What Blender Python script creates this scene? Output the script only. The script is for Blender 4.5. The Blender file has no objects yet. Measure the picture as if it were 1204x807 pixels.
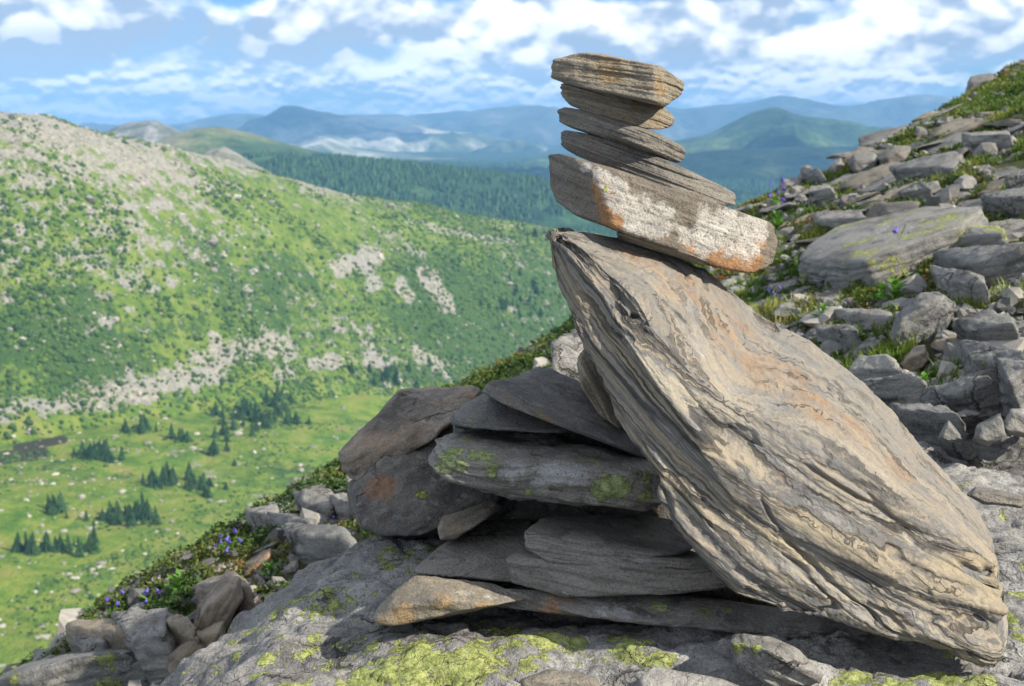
import bpy, bmesh, math, random
import numpy as np
from mathutils import Vector, Matrix

random.seed(7)
rng = np.random.default_rng(7)
SC = bpy.context.scene
COL = SC.collection

# ------------------------------------------------------------------ camera geometry
F = 1400.0                      # focal length in photo pixels (photo 1204 x 807)
HOR = 145.0                     # row of the true horizon
TH = math.atan((403.5 - HOR) / F)
CT, ST = math.cos(TH), math.sin(TH)

def ray(px, py):
    a = (px - 602.0) / F; b = (403.5 - py) / F
    return np.array([a, CT + b * ST, -ST + b * CT])

def P(px, py, d):
    return ray(px, py) * d

def to_px(v):
    v = np.asarray(v, float)
    f = v[..., 1] * CT - v[..., 2] * ST
    u = v[..., 1] * ST + v[..., 2] * CT
    return 602 + F * v[..., 0] / f, 403.5 - F * u / f, f

# ------------------------------------------------------------------ noise
_perm = np.random.default_rng(3).permutation(256).astype(np.int32)
_perm = np.concatenate([_perm, _perm, _perm])
_g = np.random.default_rng(4).normal(size=(256, 3)); _g /= np.linalg.norm(_g, axis=1)[:, None]

def perlin(p):
    p = np.asarray(p, float)
    i = np.floor(p).astype(np.int64); f = p - i
    i = (i & 255).astype(np.int32)
    w = f * f * f * (f * (f * 6 - 15) + 10)
    out = 0
    for dx in (0, 1):
        for dy in (0, 1):
            for dz in (0, 1):
                h = _perm[_perm[_perm[(i[:, 0] + dx) & 255] + ((i[:, 1] + dy) & 255)] + ((i[:, 2] + dz) & 255)]
                g = _g[h]
                dot = g[:, 0] * (f[:, 0] - dx) + g[:, 1] * (f[:, 1] - dy) + g[:, 2] * (f[:, 2] - dz)
                wx = w[:, 0] if dx else 1 - w[:, 0]
                wy = w[:, 1] if dy else 1 - w[:, 1]
                wz = w[:, 2] if dz else 1 - w[:, 2]
                out = out + dot * wx * wy * wz
    return out * 1.5

def fbm(p, o=4, gain=.5, lac=2.03):
    p = np.asarray(p, float); s = 0; a = 1.0
    for k in range(o):
        s = s + a * perlin(p + k * 17.3); p = p * lac; a *= gain
    return s

def sstep(a, b, x):
    t = np.clip((x - a) / (b - a), 0, 1); return t * t * (3 - 2 * t)

# ------------------------------------------------------------------ mesh helpers
def mk_mesh(name, v, f, attrs=None, smooth=True, mat=None):
    v = np.asarray(v, np.float32); f = np.asarray(f, np.int32)
    me = bpy.data.meshes.new(name)
    n, k = f.shape
    me.vertices.add(len(v)); me.vertices.foreach_set('co', v.ravel())
    me.loops.add(n * k); me.loops.foreach_set('vertex_index', f.ravel())
    me.polygons.add(n); me.polygons.foreach_set('loop_start', np.arange(0, n * k, k, dtype=np.int32))
    me.polygons.foreach_set('loop_total', np.full(n, k, np.int32))
    me.polygons.foreach_set('use_smooth', np.full(n, bool(smooth)))
    for nm, a in (attrs or {}).items():
        a = np.asarray(a, np.float32)
        if a.ndim == 1:
            at = me.attributes.new(nm, 'FLOAT', 'POINT'); at.data.foreach_set('value', a)
        else:
            at = me.attributes.new(nm, 'FLOAT_VECTOR', 'POINT'); at.data.foreach_set('vector', a.ravel())
    if mat: me.materials.append(mat)
    me.update(calc_edges=True); me.validate()
    return me

def link(name, me, parent=None, loc=None):
    o = bpy.data.objects.new(name, me); COL.objects.link(o)
    if parent: o.parent = parent
    if loc is not None: o.location = loc
    return o

def tag(o, label=None, cat=None, group=None, kind=None):
    if label: o['label'] = label
    if cat: o['category'] = cat
    if group: o['group'] = group
    if kind: o['kind'] = kind
    return o

def grid_faces(nr, nc, wrap=False):
    r = np.arange(nr - 1)[:, None]; c = np.arange(nc if wrap else nc - 1)[None, :]
    c2 = (c + 1) % nc
    return np.stack([r * nc + c, r * nc + c2, (r + 1) * nc + c2, (r + 1) * nc + c], -1).reshape(-1, 4)

_ico = {}
def ico(n):
    if n not in _ico:
        bm = bmesh.new(); bmesh.ops.create_icosphere(bm, subdivisions=n, radius=1)
        v = np.array([x.co[:] for x in bm.verts]); f = np.array([[q.index for q in t.verts] for t in bm.faces])
        bm.free(); v /= np.linalg.norm(v, axis=1)[:, None]; _ico[n] = (v, f)
    return _ico[n]

def vnormals(v, f):
    a = v[f[:, 1]] - v[f[:, 0]]; b = v[f[:, 2]] - v[f[:, 0]]
    n = np.cross(a, b)
    if f.shape[1] == 4: n = n + np.cross(v[f[:, 2]] - v[f[:, 0]], v[f[:, 3]] - v[f[:, 0]])
    o = np.zeros_like(v)
    for k in range(f.shape[1]): 
        for c in range(3): o[:, c] += np.bincount(f[:, k], n[:, c], len(v))
    return o / (np.linalg.norm(o, axis=1)[:, None] + 1e-12)

def hull_planes(pts):
    bm = bmesh.new()
    for p in pts: bm.verts.new(p)
    r = bmesh.ops.convex_hull(bm, input=bm.verts)
    bm.normal_update()
    pl = []
    c = np.mean(pts, axis=0)
    for f in bm.faces:
        if f.calc_area() < 1e-9: continue
        n = np.array(f.normal[:]); d = float(n @ np.array(f.verts[0].co[:]))
        if n @ c > d: n, d = -n, -d
        for q in pl:
            if q[0] @ n > .995 and abs(q[1] - d) < .004 * (1 + abs(d)): break
        else: pl.append((n, d))
    bm.free()
    return np.array([p[0] for p in pl]), np.array([p[1] for p in pl])

def spots_attr(v, spots):
    """soft blobs on the surface; a spot is (px, py, radius in px[, weight]) and sits on the nearest surface seen there"""
    out = np.zeros(len(v))
    if not spots: return out
    X, Y, D = to_px(v)
    for s in spots:
        px, py, r = s[:3]; w = s[3] if len(s) > 3 else 1.0
        q = np.hypot(X - px, Y - py)
        near = np.where(q < max(8, q.min() + 3))[0]
        c = v[near[np.argmin(D[near])]]
        rad = r / F * D[near].min()
        dist = np.linalg.norm(v - c, axis=1) / rad
        out = np.maximum(out, w * (1 - sstep(.35, 1.25, dist)))
    return out

# ------------------------------------------------------------------ near ground: a hillside falling to the left with a brow
EX = np.array([-12, -4, -1.9, -1.08, -.28, .35, 1.77, 2.84, 5.3, 9, 14.])
EY = np.array([-4, 0.4, 3.4, 4.75, 6.05, 6.6, 9.0, 9.9, 12.6, 17.0, 22.])
def ground_plane(x, y):
    return -1.22 + .35 * x
def near_z(x, y):
    x = np.asarray(x, float); y = np.asarray(y, float); sh = np.broadcast(x, y).shape
    xx = np.broadcast_to(x, sh).ravel(); yy = np.broadcast_to(y, sh).ravel()
    e = np.maximum(0, yy - np.interp(xx, EX, EY) + .35)
    z = ground_plane(xx, yy) - np.where(e < 1.2, .42 * e * e, .42 * 1.44 + 1.0 * (e - 1.2))
    q = np.stack([xx, yy, xx * 0], 1)
    z = z + .07 * fbm(q * 1.1, 3) + .02 * fbm(q * 5 + 7, 3)
    return z.reshape(sh)
def ground_at(px, py, h=0.0):
    """point where the sight line of a pixel meets the hillside plane raised by h"""
    r = ray(px, py); d = (-1.22 + h) / (r[2] - .35 * r[0])
    return r * d, d

# ------------------------------------------------------------------ materials
def newmat(name):
    m = bpy.data.materials.new(name); m.use_nodes = True
    nt = m.node_tree; nt.nodes.clear()
    out = nt.nodes.new('ShaderNodeOutputMaterial'); b = nt.nodes.new('ShaderNodeBsdfPrincipled')
    nt.links.new(b.outputs[0], out.inputs[0]); b.inputs['Roughness'].default_value = .85
    b.inputs['Specular IOR Level'].default_value = .25
    return m, nt, b

class NB:
    """small node builder"""
    def __init__(s, nt): s.nt = nt
    def n(s, t, **kw):
        x = s.nt.nodes.new(t)
        for k, v in kw.items(): setattr(x, k, v)
        return x
    def set(s, sock, v):
        if isinstance(v, bpy.types.NodeSocket): s.nt.links.new(v, sock)
        elif v is not None:
            if sock.type == 'RGBA' and len(v) == 3: v = (*v, 1)
            sock.default_value = v
    def math(s, op, a, b=None, c=None, clamp=False):
        x = s.n('ShaderNodeMath', operation=op); x.use_clamp = clamp
        s.set(x.inputs[0], a); s.set(x.inputs[1], b); s.set(x.inputs[2], c); return x.outputs[0]
    def vmath(s, op, a, b=None):
        x = s.n('ShaderNodeVectorMath', operation=op); s.set(x.inputs[0], a)
        if op == 'SCALE': s.set(x.inputs['Scale'], b)
        else: s.set(x.inputs[1], b)
        return x.outputs[0]
    def noise(s, vec, scale=1., detail=4., rough=.55, dist=0., col=False):
        x = s.n('ShaderNodeTexNoise'); s.set(x.inputs['Vector'], vec); s.set(x.inputs['Scale'], scale)
        s.set(x.inputs['Detail'], detail); s.set(x.inputs['Roughness'], rough); s.set(x.inputs['Distortion'], dist)
        return x.outputs['Color' if col else 'Fac']
    def voro(s, vec, scale, feature='F1'):
        x = s.n('ShaderNodeTexVoronoi'); x.feature = feature; s.set(x.inputs['Vector'], vec); s.set(x.inputs['Scale'], scale)
        return x.outputs[0]
    def ramp(s, fac, stops, interp='LINEAR'):
        x = s.n('ShaderNodeValToRGB'); cr = x.color_ramp; cr.interpolation = interp
        while len(cr.elements) < len(stops): cr.elements.new(.5)
        for e, (p, c) in zip(cr.elements, stops):
            e.position = p; e.color = (*c, 1) if not isinstance(c, (int, float)) else (c, c, c, 1)
        s.set(x.inputs[0], fac); return x.outputs[0]
    def mix(s, fac, a, b, mode='MIX'):
        x = s.n('ShaderNodeMix', data_type='RGBA', blend_type=mode); x.clamp_factor = True
        s.set(x.inputs[0], fac); s.set(x.inputs[6], a); s.set(x.inputs[7], b); return x.outputs[2]
    def step(s, x, a, b):
        m = s.n('ShaderNodeMapRange', interpolation_type='SMOOTHSTEP'); s.set(m.inputs[0], x)
        m.inputs[1].default_value = a; m.inputs[2].default_value = b; return m.outputs[0]
    def attr(s, name, out='Fac'):
        return s.n('ShaderNodeAttribute', attribute_name=name).outputs[out]
    def bump(s, h, dist, strength=1., normal=None):
        x = s.n('ShaderNodeBump'); x.inputs['Strength'].default_value = strength; x.inputs['Distance'].default_value = dist
        s.set(x.inputs['Height'], h)
        if normal is not None: s.set(x.inputs['Normal'], normal)
        return x.outputs[0]

LICHEN = ((.34, .38, .08), (.22, .28, .06), (.44, .46, .16))
def rock_mat(name, cols, bs=60., warp=.02, grain=.5, lichen=LICHEN, rust=(.42, .22, .09), pale=(.62, .60, .56),
             band_bump=.004, speck=.4, xs=2.5, line=.55, auto_lichen=0., veil=None, gain=1., dapple=.5, cracks=0.):
    cols = [tuple(x * gain for x in q) for q in cols]
    m, nt, b = newmat(name); N = NB(nt)
    co = N.attr('rockco', 'Vector')
    oi = N.n('ShaderNodeObjectInfo').outputs['Random']
    off = N.n('ShaderNodeCombineXYZ'); 
    for k in range(3): N.set(off.inputs[k], N.math('MULTIPLY', oi, 7.0 + k * 5))
    cor = N.vmath('ADD', co, off.outputs[0])
    w = N.vmath('SCALE', N.vmath('SUBTRACT', N.noise(cor, 4., 3., col=True), (.5, .5, .5)), warp * 2)
    cw = N.vmath('ADD', cor, w)
    mp = N.vmath('MULTIPLY', cw, (xs, bs, xs))
    band = N.noise(mp, 1., 7., .62)
    band2 = N.noise(N.vmath('MULTIPLY', cw, (xs * 2, bs * 3.3, xs * 2)), 1., 4., .6)
    k = len(cols)
    c = N.ramp(band, [(.30 + .40 * i / (k - 1), cols[i]) for i in range(k)])
    dk = N.step(band2, .42, .30)
    c = N.mix(N.math('MULTIPLY', dk, line), c, N.mix(.75, c, (.02, .02, .02)))
    bl = N.noise(cor, 9., 6., .6)
    c = N.mix(N.math('MULTIPLY', N.step(bl, .5, .72), .35), c, N.mix(.5, c, cols[-1]))
    if veil: c = N.mix(N.math('MULTIPLY', N.step(N.noise(cor, 13., 6., .65), .45, .62), veil[1]), c, veil[0])
    c = N.mix(N.math('MULTIPLY', N.step(N.noise(cor, 5.5, 6., .68), .50, .66), dapple), c, N.mix(.62, c, (.03, .028, .026)))
    c = N.mix(N.math('MULTIPLY', N.step(N.noise(cor, 31., 5., .7), .57, .66), dapple * .8), c, N.mix(.55, c, (.36, .355, .32)))
    g = N.noise(cor, 260., 5., .7)
    # rust and pale crusts, lichens
    n_edge = N.noise(cor, 38., 6., .65)
    ra = N.math('ADD', N.attr('rust'), N.math('ADD', N.math('MULTIPLY', N.math('SUBTRACT', N.noise(mp, .6, 6., .65), .5), 1.6), N.math('MULTIPLY', N.math('SUBTRACT', N.noise(cor, 24., 6., .7), .5), 2.2)))
    rm = N.math('MULTIPLY', N.step(ra, .38, 1.0), N.step(N.attr('rust'), .02, .2))
    rc = N.ramp(N.noise(cor, 60., 5., .6), [(.3, tuple(x * .55 for x in rust)), (.5, rust), (.7, tuple(min(1, x * 1.5) for x in rust))])
    c = N.mix(N.math('MULTIPLY', rm, .62), c, rc)
    pa = N.math('ADD', N.attr('pale'), N.math('MULTIPLY', N.math('SUBTRACT', n_edge, .5), 2.4))
    pm = N.math('MULTIPLY', N.step(pa, .40, .85), N.step(N.attr('pale'), .02, .15))
    pc = N.mix(N.step(N.noise(cor, 90., 5., .7), .56, .68), N.ramp(N.noise(cor, 20., 4.), [(.35, tuple(x * .72 for x in pale)), (.62, pale)]), (.11, .105, .10))
    c = N.mix(N.math('MULTIPLY', pm, N.math('ADD', .62, N.math('MULTIPLY', N.step(N.noise(cor, 16., 5., .65), .38, .56), .32))), c, pc)
    lraw = N.math('ADD', N.attr('lichen'), N.math('MULTIPLY', N.math('SUBTRACT', n_edge, .5), 2.7))
    if auto_lichen:
        al = N.step(N.noise(cor, 4.5, 4.), .47, .66)
        lraw = N.math('ADD', lraw, N.math('MULTIPLY', al, auto_lichen))
    crust = N.voro(N.vmath('ADD', cor, N.vmath('SCALE', N.noise(cor, 70., 3., col=True), .03)), 95.)
    lm = N.step(N.math('SUBTRACT', lraw, N.math('MULTIPLY', crust, .35)), .40, .50)
    lc = N.ramp(N.noise(cor, 55., 5., .65), [(.3, lichen[1]), (.5, lichen[0]), (.68, lichen[2])])
    lc = N.mix(N.math('MULTIPLY', N.step(crust, .40, .75), .45), lc, tuple(x * .3 for x in lichen[1]))
    c = N.mix(N.math('MULTIPLY', lm, .95), c, lc)
    c = N.mix(N.math('MULTIPLY', N.step(g, .5, .34), speck), c, N.mix(.8, c, (.015, .014, .012)))
    c = N.mix(grain, c, N.ramp(g, [(.25, .25), (.75, 1.1)]), 'MULTIPLY')
    c = N.mix(N.math('MULTIPLY', N.step(N.noise(mp, 3.1, 5., .7), .47, .36), line * .6), c, N.mix(.7, c, (.02, .019, .018)))
    hcr = None
    if cracks:
        wv = N.vmath('ADD', N.vmath('MULTIPLY', cor, (1., 1.6, 1.5)), N.vmath('SCALE', N.vmath('SUBTRACT', N.noise(cor, 7., 5., .6, col=True), (.5, .5, .5)), .22))
        ed = N.voro(wv, 5.5, 'DISTANCE_TO_EDGE'); ed2 = N.voro(wv, 15., 'DISTANCE_TO_EDGE')
        ck = N.math('MAXIMUM', N.step(ed, .030, .008), N.math('MULTIPLY', N.step(ed2, .030, .006), .35))
        ck = N.math('MULTIPLY', ck, N.step(N.noise(cor, 4., 3.), .48, .62))
        c = N.mix(N.math('MULTIPLY', ck, cracks), c, (.018, .016, .014)); hcr = ck
    N.set(b.inputs['Base Color'], c)
    h = N.math('ADD', N.math('MULTIPLY', band, 1.0), N.math('MULTIPLY', band2, .5))
    nb = N.bump(h, band_bump, 1.0)
    nb = N.bump(N.math('ADD', N.math('ADD', N.noise(cor, 120., 6., .65), N.math('MULTIPLY', N.noise(cor, 28., 5., .65), 1.6)), N.math('MULTIPLY', lm, .7)), .005, 1., nb)
    if hcr is not None: nb = N.bump(N.math('MULTIPLY', hcr, -1.0), .01, 1., nb)
    N.set(b.inputs['Normal'], nb)
    return m

# ------------------------------------------------------------------ stones
def stone_mesh(name, pts, mat, strat=None, res=6, p=26, chips=5, chip=.93, amp=.006, fq=9., ledge=.004, lfq=70.,
               seed=0, along=None, fine=.0015, spots=None, base=None):
    """a stone: the rounded convex hull of its corner points, chipped, layered along its bedding and roughened"""
    R = np.random.default_rng(seed + 11)
    pts = np.asarray(pts, float); c = (pts.max(0) + pts.min(0)) / 2
    c = .5 * c + .5 * pts.mean(0)
    q = pts - c
    if along is None:
        xz = q[:, [0, 2]]; w, V = np.linalg.eigh(xz.T @ xz); a = V[:, 1]; a = a * np.sign(a[0] + 1e-9)
        e1 = np.array([a[0], 0, a[1]])
    else: e1 = np.asarray(along, float)
    e1 /= np.linalg.norm(e1)
    if strat is None: e2 = np.cross(e1, [0, 1, 0]); e2 = e2 * np.sign(e2[2])
    else: e2 = np.asarray(strat, float); e2 = e2 - e1 * (e2 @ e1)
    e2 /= np.linalg.norm(e2); e3 = np.cross(e1, e2)
    M = np.stack([e1, e2, e3])
    L = q @ M.T; ext = np.abs(L).max(0) + 1e-4
    n, d = hull_planes(L / ext)
    extra_n, extra_d = [], []
    for _ in range(chips):
        k = R.normal(size=3); k[2] -= .5; k /= np.linalg.norm(k)
        extra_n.append(k); extra_d.append(((L / ext) @ k).max() * R.uniform(chip, .995))
    if chips: n = np.vstack([n, extra_n]); d = np.concatenate([d, extra_d])
    d = np.maximum(d, .05)
    u, f = ico(res)
    acc = np.zeros(len(u)); p = p * 2.6
    for nn, dd in zip(n, d): acc += np.clip((u @ nn) / dd, 0, None) ** p
    r = acc ** (-1. / p)
    l = u * r[:, None] * ext                       # stone frame: along, bedding, across
    rad = np.linalg.norm(l, axis=1); dirn = l / rad[:, None]
    so = R.uniform(0, 50, 3)
    l = l + dirn * (amp * fbm(l * fq + so, 4))[:, None]
    s = l[:, 1] * lfq + 1.2 * fbm(l * np.array([3., 6., 3.]) + so, 2)
    lv = perlin(np.stack([l[:, 0] * 3 + so[0], s, l[:, 2] * 3 + so[2]], 1)) + .5 * perlin(np.stack([l[:, 0] * 9, s * 2.7, l[:, 2] * 9], 1) + so)
    dp = dirn.copy(); dp[:, 1] = 0
    l = l + dp * (ledge * np.tanh(2.5 * lv))[:, None]
    if res >= 5 and fine: l = l + dirn * (fine * fbm(l * 60 + so, 3))[:, None]
    v = l @ M + c
    if base is None: base = np.array([v[:, 0].mean(), v[:, 1].mean(), v[:, 2].min()])
    at = {'rockco': l}
    for k, sp in (spots or {}).items(): at[k] = spots_attr(v, sp)
    return mk_mesh(name, v - base, f, at, True, mat), base

def stone(name, label, cat, pts, mat, group=None, **kw):
    me, base = stone_mesh(name, pts, mat, **kw)
    return tag(link(name, me, None, base), label, cat, group)

def outline(pl, d0, thick, zoom=None, bulge=0., back=.9, lift=0.):
    """front outline in photo pixels at depth d0 -> corner points of a solid that goes thick metres back"""
    A = [(p[0], p[1], p[2] if len(p) > 2 else 0.) for p in pl]
    if zoom: A = [(zoom[1] + x / zoom[0], zoom[2] + y / zoom[0], dd) for x, y, dd in A]
    cx = np.mean([a[0] for a in A]); cy = np.mean([a[1] for a in A]); out = []
    for x, y, dd in A:
        out.append(P(x, y, d0 + dd + bulge * thick))
        if bulge: out.append(P(cx + (x - cx) * .82, cy + (y - cy) * .70, d0 + dd))
        bx, by = cx + (x - cx) * back, cy + (y - cy) * back - lift
        out.append(P(bx, by, d0 + thick + max(dd, 0) * .3))
    return np.array(out)

Z1 = (2.603, 600, 30); Z3 = (2.867, 380, 380); Z4 = (1.974, 400, 560); Z5 = (2.989, 850, 70); Z6 = (2.691, 880, 300); Z7 = (2.617, 0, 500); Z2 = (1.495, 630, 260)
def zp(Z, *pts): return [(Z[1] + p[0] / Z[0], Z[2] + p[1] / Z[0], *p[2:]) for p in pts]

# rock colours
m_brown = rock_mat('layered_brown_stone', [(.10, .09, .075), (.19, .165, .13), (.26, .225, .17), (.16, .145, .12), (.30, .27, .22)], bs=70, warp=.012, rust=(.30, .19, .08), gain=1.2)
m_dark = rock_mat('layered_dark_stone', [(.075, .072, .07), (.13, .122, .11), (.19, .175, .15), (.11, .105, .10), (.22, .205, .18)], bs=55, warp=.015, rust=(.30, .17, .07), gain=1.22)
m_white = rock_mat('pale_crusted_stone', [(.10, .09, .08), (.17, .15, .125), (.22, .19, .155), (.13, .12, .105)], bs=60, warp=.012, rust=(.40, .19, .06), pale=(.54, .515, .47), gain=.95, band_bump=.002, line=.35)
m_blue = rock_mat('blue_grey_slate', [(.075, .076, .080), (.12, .12, .122), (.165, .16, .155), (.10, .10, .10)], bs=38, warp=.03, rust=(.26, .16, .08), band_bump=.002, line=.8, dapple=.8, gain=1.2)
m_lich = rock_mat('lichened_grey_stone', [(.09, .085, .08), (.17, .16, .15), (.24, .225, .205), (.14, .135, .125), (.29, .28, .26)], bs=45, warp=.04, lichen=((.30, .36, .14), (.17, .21, .09), (.38, .42, .22)), pale=(.40, .40, .40), line=.9, dapple=.9, gain=1.15)
m_slab = rock_mat('smooth_layered_slab', [(.13, .125, .12), (.20, .19, .175), (.25, .235, .21), (.17, .16, .15), (.28, .265, .24)], bs=75, warp=.02, band_bump=.005, gain=1.1, line=.9)
m_buff = rock_mat('buff_striped_stone', [(.20, .18, .155), (.33, .29, .23), (.40, .35, .27), (.27, .25, .22), (.44, .40, .34)], bs=60, warp=.03, rust=(.36, .23, .10), gain=.72)
m_bould = rock_mat('rough_brown_boulder', [(.10, .085, .07), (.18, .15, .12), (.25, .21, .165), (.14, .125, .11), (.22, .20, .175)], bs=14, warp=.10, rust=(.24, .14, .07), line=.5, cracks=.8, dapple=.9, gain=1.35)
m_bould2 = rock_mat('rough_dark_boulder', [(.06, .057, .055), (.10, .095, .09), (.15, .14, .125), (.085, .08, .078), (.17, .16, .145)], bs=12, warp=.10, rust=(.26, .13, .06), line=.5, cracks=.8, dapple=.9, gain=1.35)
m_grey = rock_mat('weathered_grey_stone', [(.16, .155, .15), (.26, .25, .235), (.34, .33, .305), (.22, .215, .205), (.40, .385, .36)], bs=26, warp=.05, gain=.95, dapple=.8, auto_lichen=.25, cracks=.7, lichen=((.32, .35, .10), (.2, .23, .08), (.42, .43, .2)))
m_cool = rock_mat('cool_grey_stone', [(.12, .12, .118), (.19, .19, .185), (.25, .25, .24), (.16, .16, .157), (.31, .305, .29)], bs=24, warp=.05, auto_lichen=.3, cracks=.7, gain=.95, dapple=.8, lichen=((.30, .33, .10), (.2, .23, .08), (.40, .41, .2)))
m_tan = rock_mat('tan_stained_stone', [(.17, .145, .12), (.28, .235, .18), (.36, .30, .22), (.24, .215, .18), (.42, .37, .30)], bs=28, warp=.05, gain=.95, dapple=.8)
m_plaq = rock_mat('lichen_spotted_slab', [(.15, .15, .145), (.22, .22, .21), (.28, .275, .26), (.19, .19, .185)], bs=26, warp=.04, gain=1., auto_lichen=.95, dapple=.7, lichen=((.34, .36, .12), (.24, .27, .10), (.42, .43, .2)))

# --- the stack, from the top down
ZS = (4.89, 623, 47)
stone('flat_stone', 'topmost brown layered stone of the cairn with blunt right end', 'stone',
      outline([(128, 150, .05), (145, 111, .05), (250, 98, .04), (270, 79, .04), (330, 72, .03), (500, 98, .02), (720, 143, 0), (745, 148, .01), (878, 240, .12), (873, 295, .12), (832, 348, .08), (775, 386, .02), (715, 358, 0), (620, 338, .01), (450, 284, .02), (300, 270, .03), (200, 250, .05), (135, 222, .06), (126, 190, .06)], 2.065, .27, ZS),
      m_brown, seed=1, p=30, chips=2, chip=.97, ledge=.0025, lfq=150, amp=.005, fq=14, spots={'rust': zp(Z1, (300, 110, 30, .6), (480, 200, 20, .8), (220, 150, 20, .3), (390, 190, 16, .5))})
stone('flat_stone', 'second stone from the top of the cairn, wedge-shaped with rusty upper edge', 'stone',
      outline([(178, 300, .05), (181, 258, .05), (200, 248, .05), (290, 262, .03), (400, 275, .02), (480, 284, .01), (540, 308, .01), (600, 334, .01), (700, 352, .02), (768, 380, .03), (828, 428, .07), (838, 470, .08), (803, 508, .06), (740, 519, .02), (660, 514, 0), (560, 474, 0), (430, 436, .01), (300, 406, .03), (240, 384, .05), (188, 335, .06)], 2.12, .21, ZS),
      m_brown, seed=2, p=26, chips=2, chip=.97, ledge=.0025, lfq=140, fq=14, amp=.005, spots={'rust': zp(Z1, (340, 240, 36, .6), (290, 215, 30, .5), (470, 290, 24, .6))})
stone('flat_stone', 'third stone from the top of the cairn, thin and dark with rounded ends', 'stone',
      outline([(161, 430, .05), (166, 402, .05), (200, 390, .04), (260, 394, .03), (330, 406, .02), (450, 450, .01), (560, 490, .01), (660, 508, .0), (750, 545, .01), (832, 588, .03), (893, 630, .05), (896, 672, .06), (852, 712, .05), (800, 694, .02), (700, 656, 0), (620, 628, 0), (530, 606, .01), (430, 571, .02), (330, 541, .03), (240, 510, .04), (173, 474, .05)], 2.095, .24, ZS, bulge=.10),
      m_dark, seed=3, p=20, chips=2, chip=.97, ledge=.002, lfq=120, amp=.004)
stone('flat_stone', 'long tapering fourth stone of the cairn pointing down to the right', 'stone',
      outline([(170, 590, .05), (176, 533, .05), (200, 516, .04), (300, 532, .03), (370, 560, .02), (430, 572, .02), (500, 603, .01), (560, 600, .01), (640, 632, .01), (760, 684, .01), (900, 742, .02), (1050, 812, .04), (1185, 882, .06), (1201, 912, .07), (1176, 957, .06), (1090, 950, .02), (864, 884, 0), (639, 796, 0), (420, 728, .01), (290, 676, .02), (190, 625, .05)], 2.115, .24, ZS),
      m_dark, seed=4, p=28, chips=2, chip=.98, ledge=.003, lfq=130, amp=.005, spots={'rust': zp(Z1, (220, 375, 26, .4), (600, 525, 20, .4))})
stone('crusted_stone', 'thick white-crusted stone with orange patches beneath the four flat stones', 'stone',
      outline([(112, 396, .17), (140, 388, .16), (200, 404, .03), (290, 428, .01), (430, 478, .02), (560, 524, .05), (650, 558, .07), (790, 600, .11), (812, 620, .13), (819, 660, .14), (800, 735, .12), (740, 757, .08), (640, 746, .06), (560, 711, .04), (450, 666, .02), (320, 622, 0), (220, 591, .05), (150, 545, .13), (118, 490, .16), (262, 470, 0)], 2.045, .32, Z1, back=.93),
      m_white, seed=5, p=40, chips=3, chip=.97, ledge=.0012, lfq=120, amp=.006, fq=13,
      spots={'pale': zp(Z1, (345, 500, 26, .9), (385, 560, 28, .9), (420, 580, 34, 1), (480, 590, 26, 1), (300, 460, 18, 1), (640, 640, 38, 1.1), (720, 640, 38, 1.1), (770, 620, 26, 1.1), (610, 680, 24, .9), (690, 590, 20, 1.), (215, 425, 10, .9), (250, 430, 10, .8), (560, 640, 20, .7)),
             'rust': zp(Z1, (285, 530, 20, 1.6), (275, 480, 16, 1.5), (300, 590, 20, 1.6), (292, 560, 18, 1.5), (700, 700, 26, 1.2), (650, 720, 22, 1.), (760, 720, 24, 1.2), (790, 660, 14, 1.1), (640, 645, 8, 1.2), (560, 690, 18, .7), (480, 665, 14, .5), (740, 690, 16, 1.2)),
             'lichen': zp(Z1, (308, 486, 8, .7), (590, 600, 10, .5))})
stone('thin_stone', 'thin brown shim stone between the crusted stone and the big tilted slab', 'stone',
      outline([(318, 634, 0), (345, 626, 0), (440, 660, 0), (560, 702, .0), (602, 722, 0), (590, 736, .02), (480, 702, .02), (330, 656, .02)], 2.08, .22, Z1),
      m_brown, seed=6, chips=4, res=5, ledge=.003)

# --- dark filler stones added behind the pile so its gaps read as deep shade
stone('filler_stone', 'added filler stone darkening the gap between the dark boulder and the thick rough slab', 'rock',
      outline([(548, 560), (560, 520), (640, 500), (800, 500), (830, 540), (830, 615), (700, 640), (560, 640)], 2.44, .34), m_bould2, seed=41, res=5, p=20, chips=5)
stone('filler_stone', 'filler stone added to darken the gap behind the wedge stone under the dome-topped slab', 'rock',
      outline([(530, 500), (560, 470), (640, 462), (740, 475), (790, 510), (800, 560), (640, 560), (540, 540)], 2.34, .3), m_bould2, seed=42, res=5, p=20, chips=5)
stone('filler_stone', 'flat dark filler stone added under the broad layered slab at the foot of the pile', 'rock',
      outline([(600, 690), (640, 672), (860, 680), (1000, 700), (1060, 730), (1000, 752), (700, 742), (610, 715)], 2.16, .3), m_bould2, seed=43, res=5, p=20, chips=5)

# --- the big tilted slab: lofted from curves along its length
def resample(curve, t):
    c = np.array(curve, float); w = c[:, 0] * .77 + c[:, 1] * .64
    k = np.maximum.accumulate(w + np.arange(len(w)) * 1e-3); k = (k - k[0]) / (k[-1] - k[0])
    # gentle cubic through the points
    out = []
    for j in range(c.shape[1]):
        y = np.interp(t, k, c[:, j]); ker = np.ones(9) / 9
        ye = np.concatenate([2 * y[0] - y[8:0:-1], y, 2 * y[-1] - y[-2:-10:-1]])
        out.append(np.convolve(ye, ker, 'same')[8:-8])
    return np.stack(out, 1)

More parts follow.
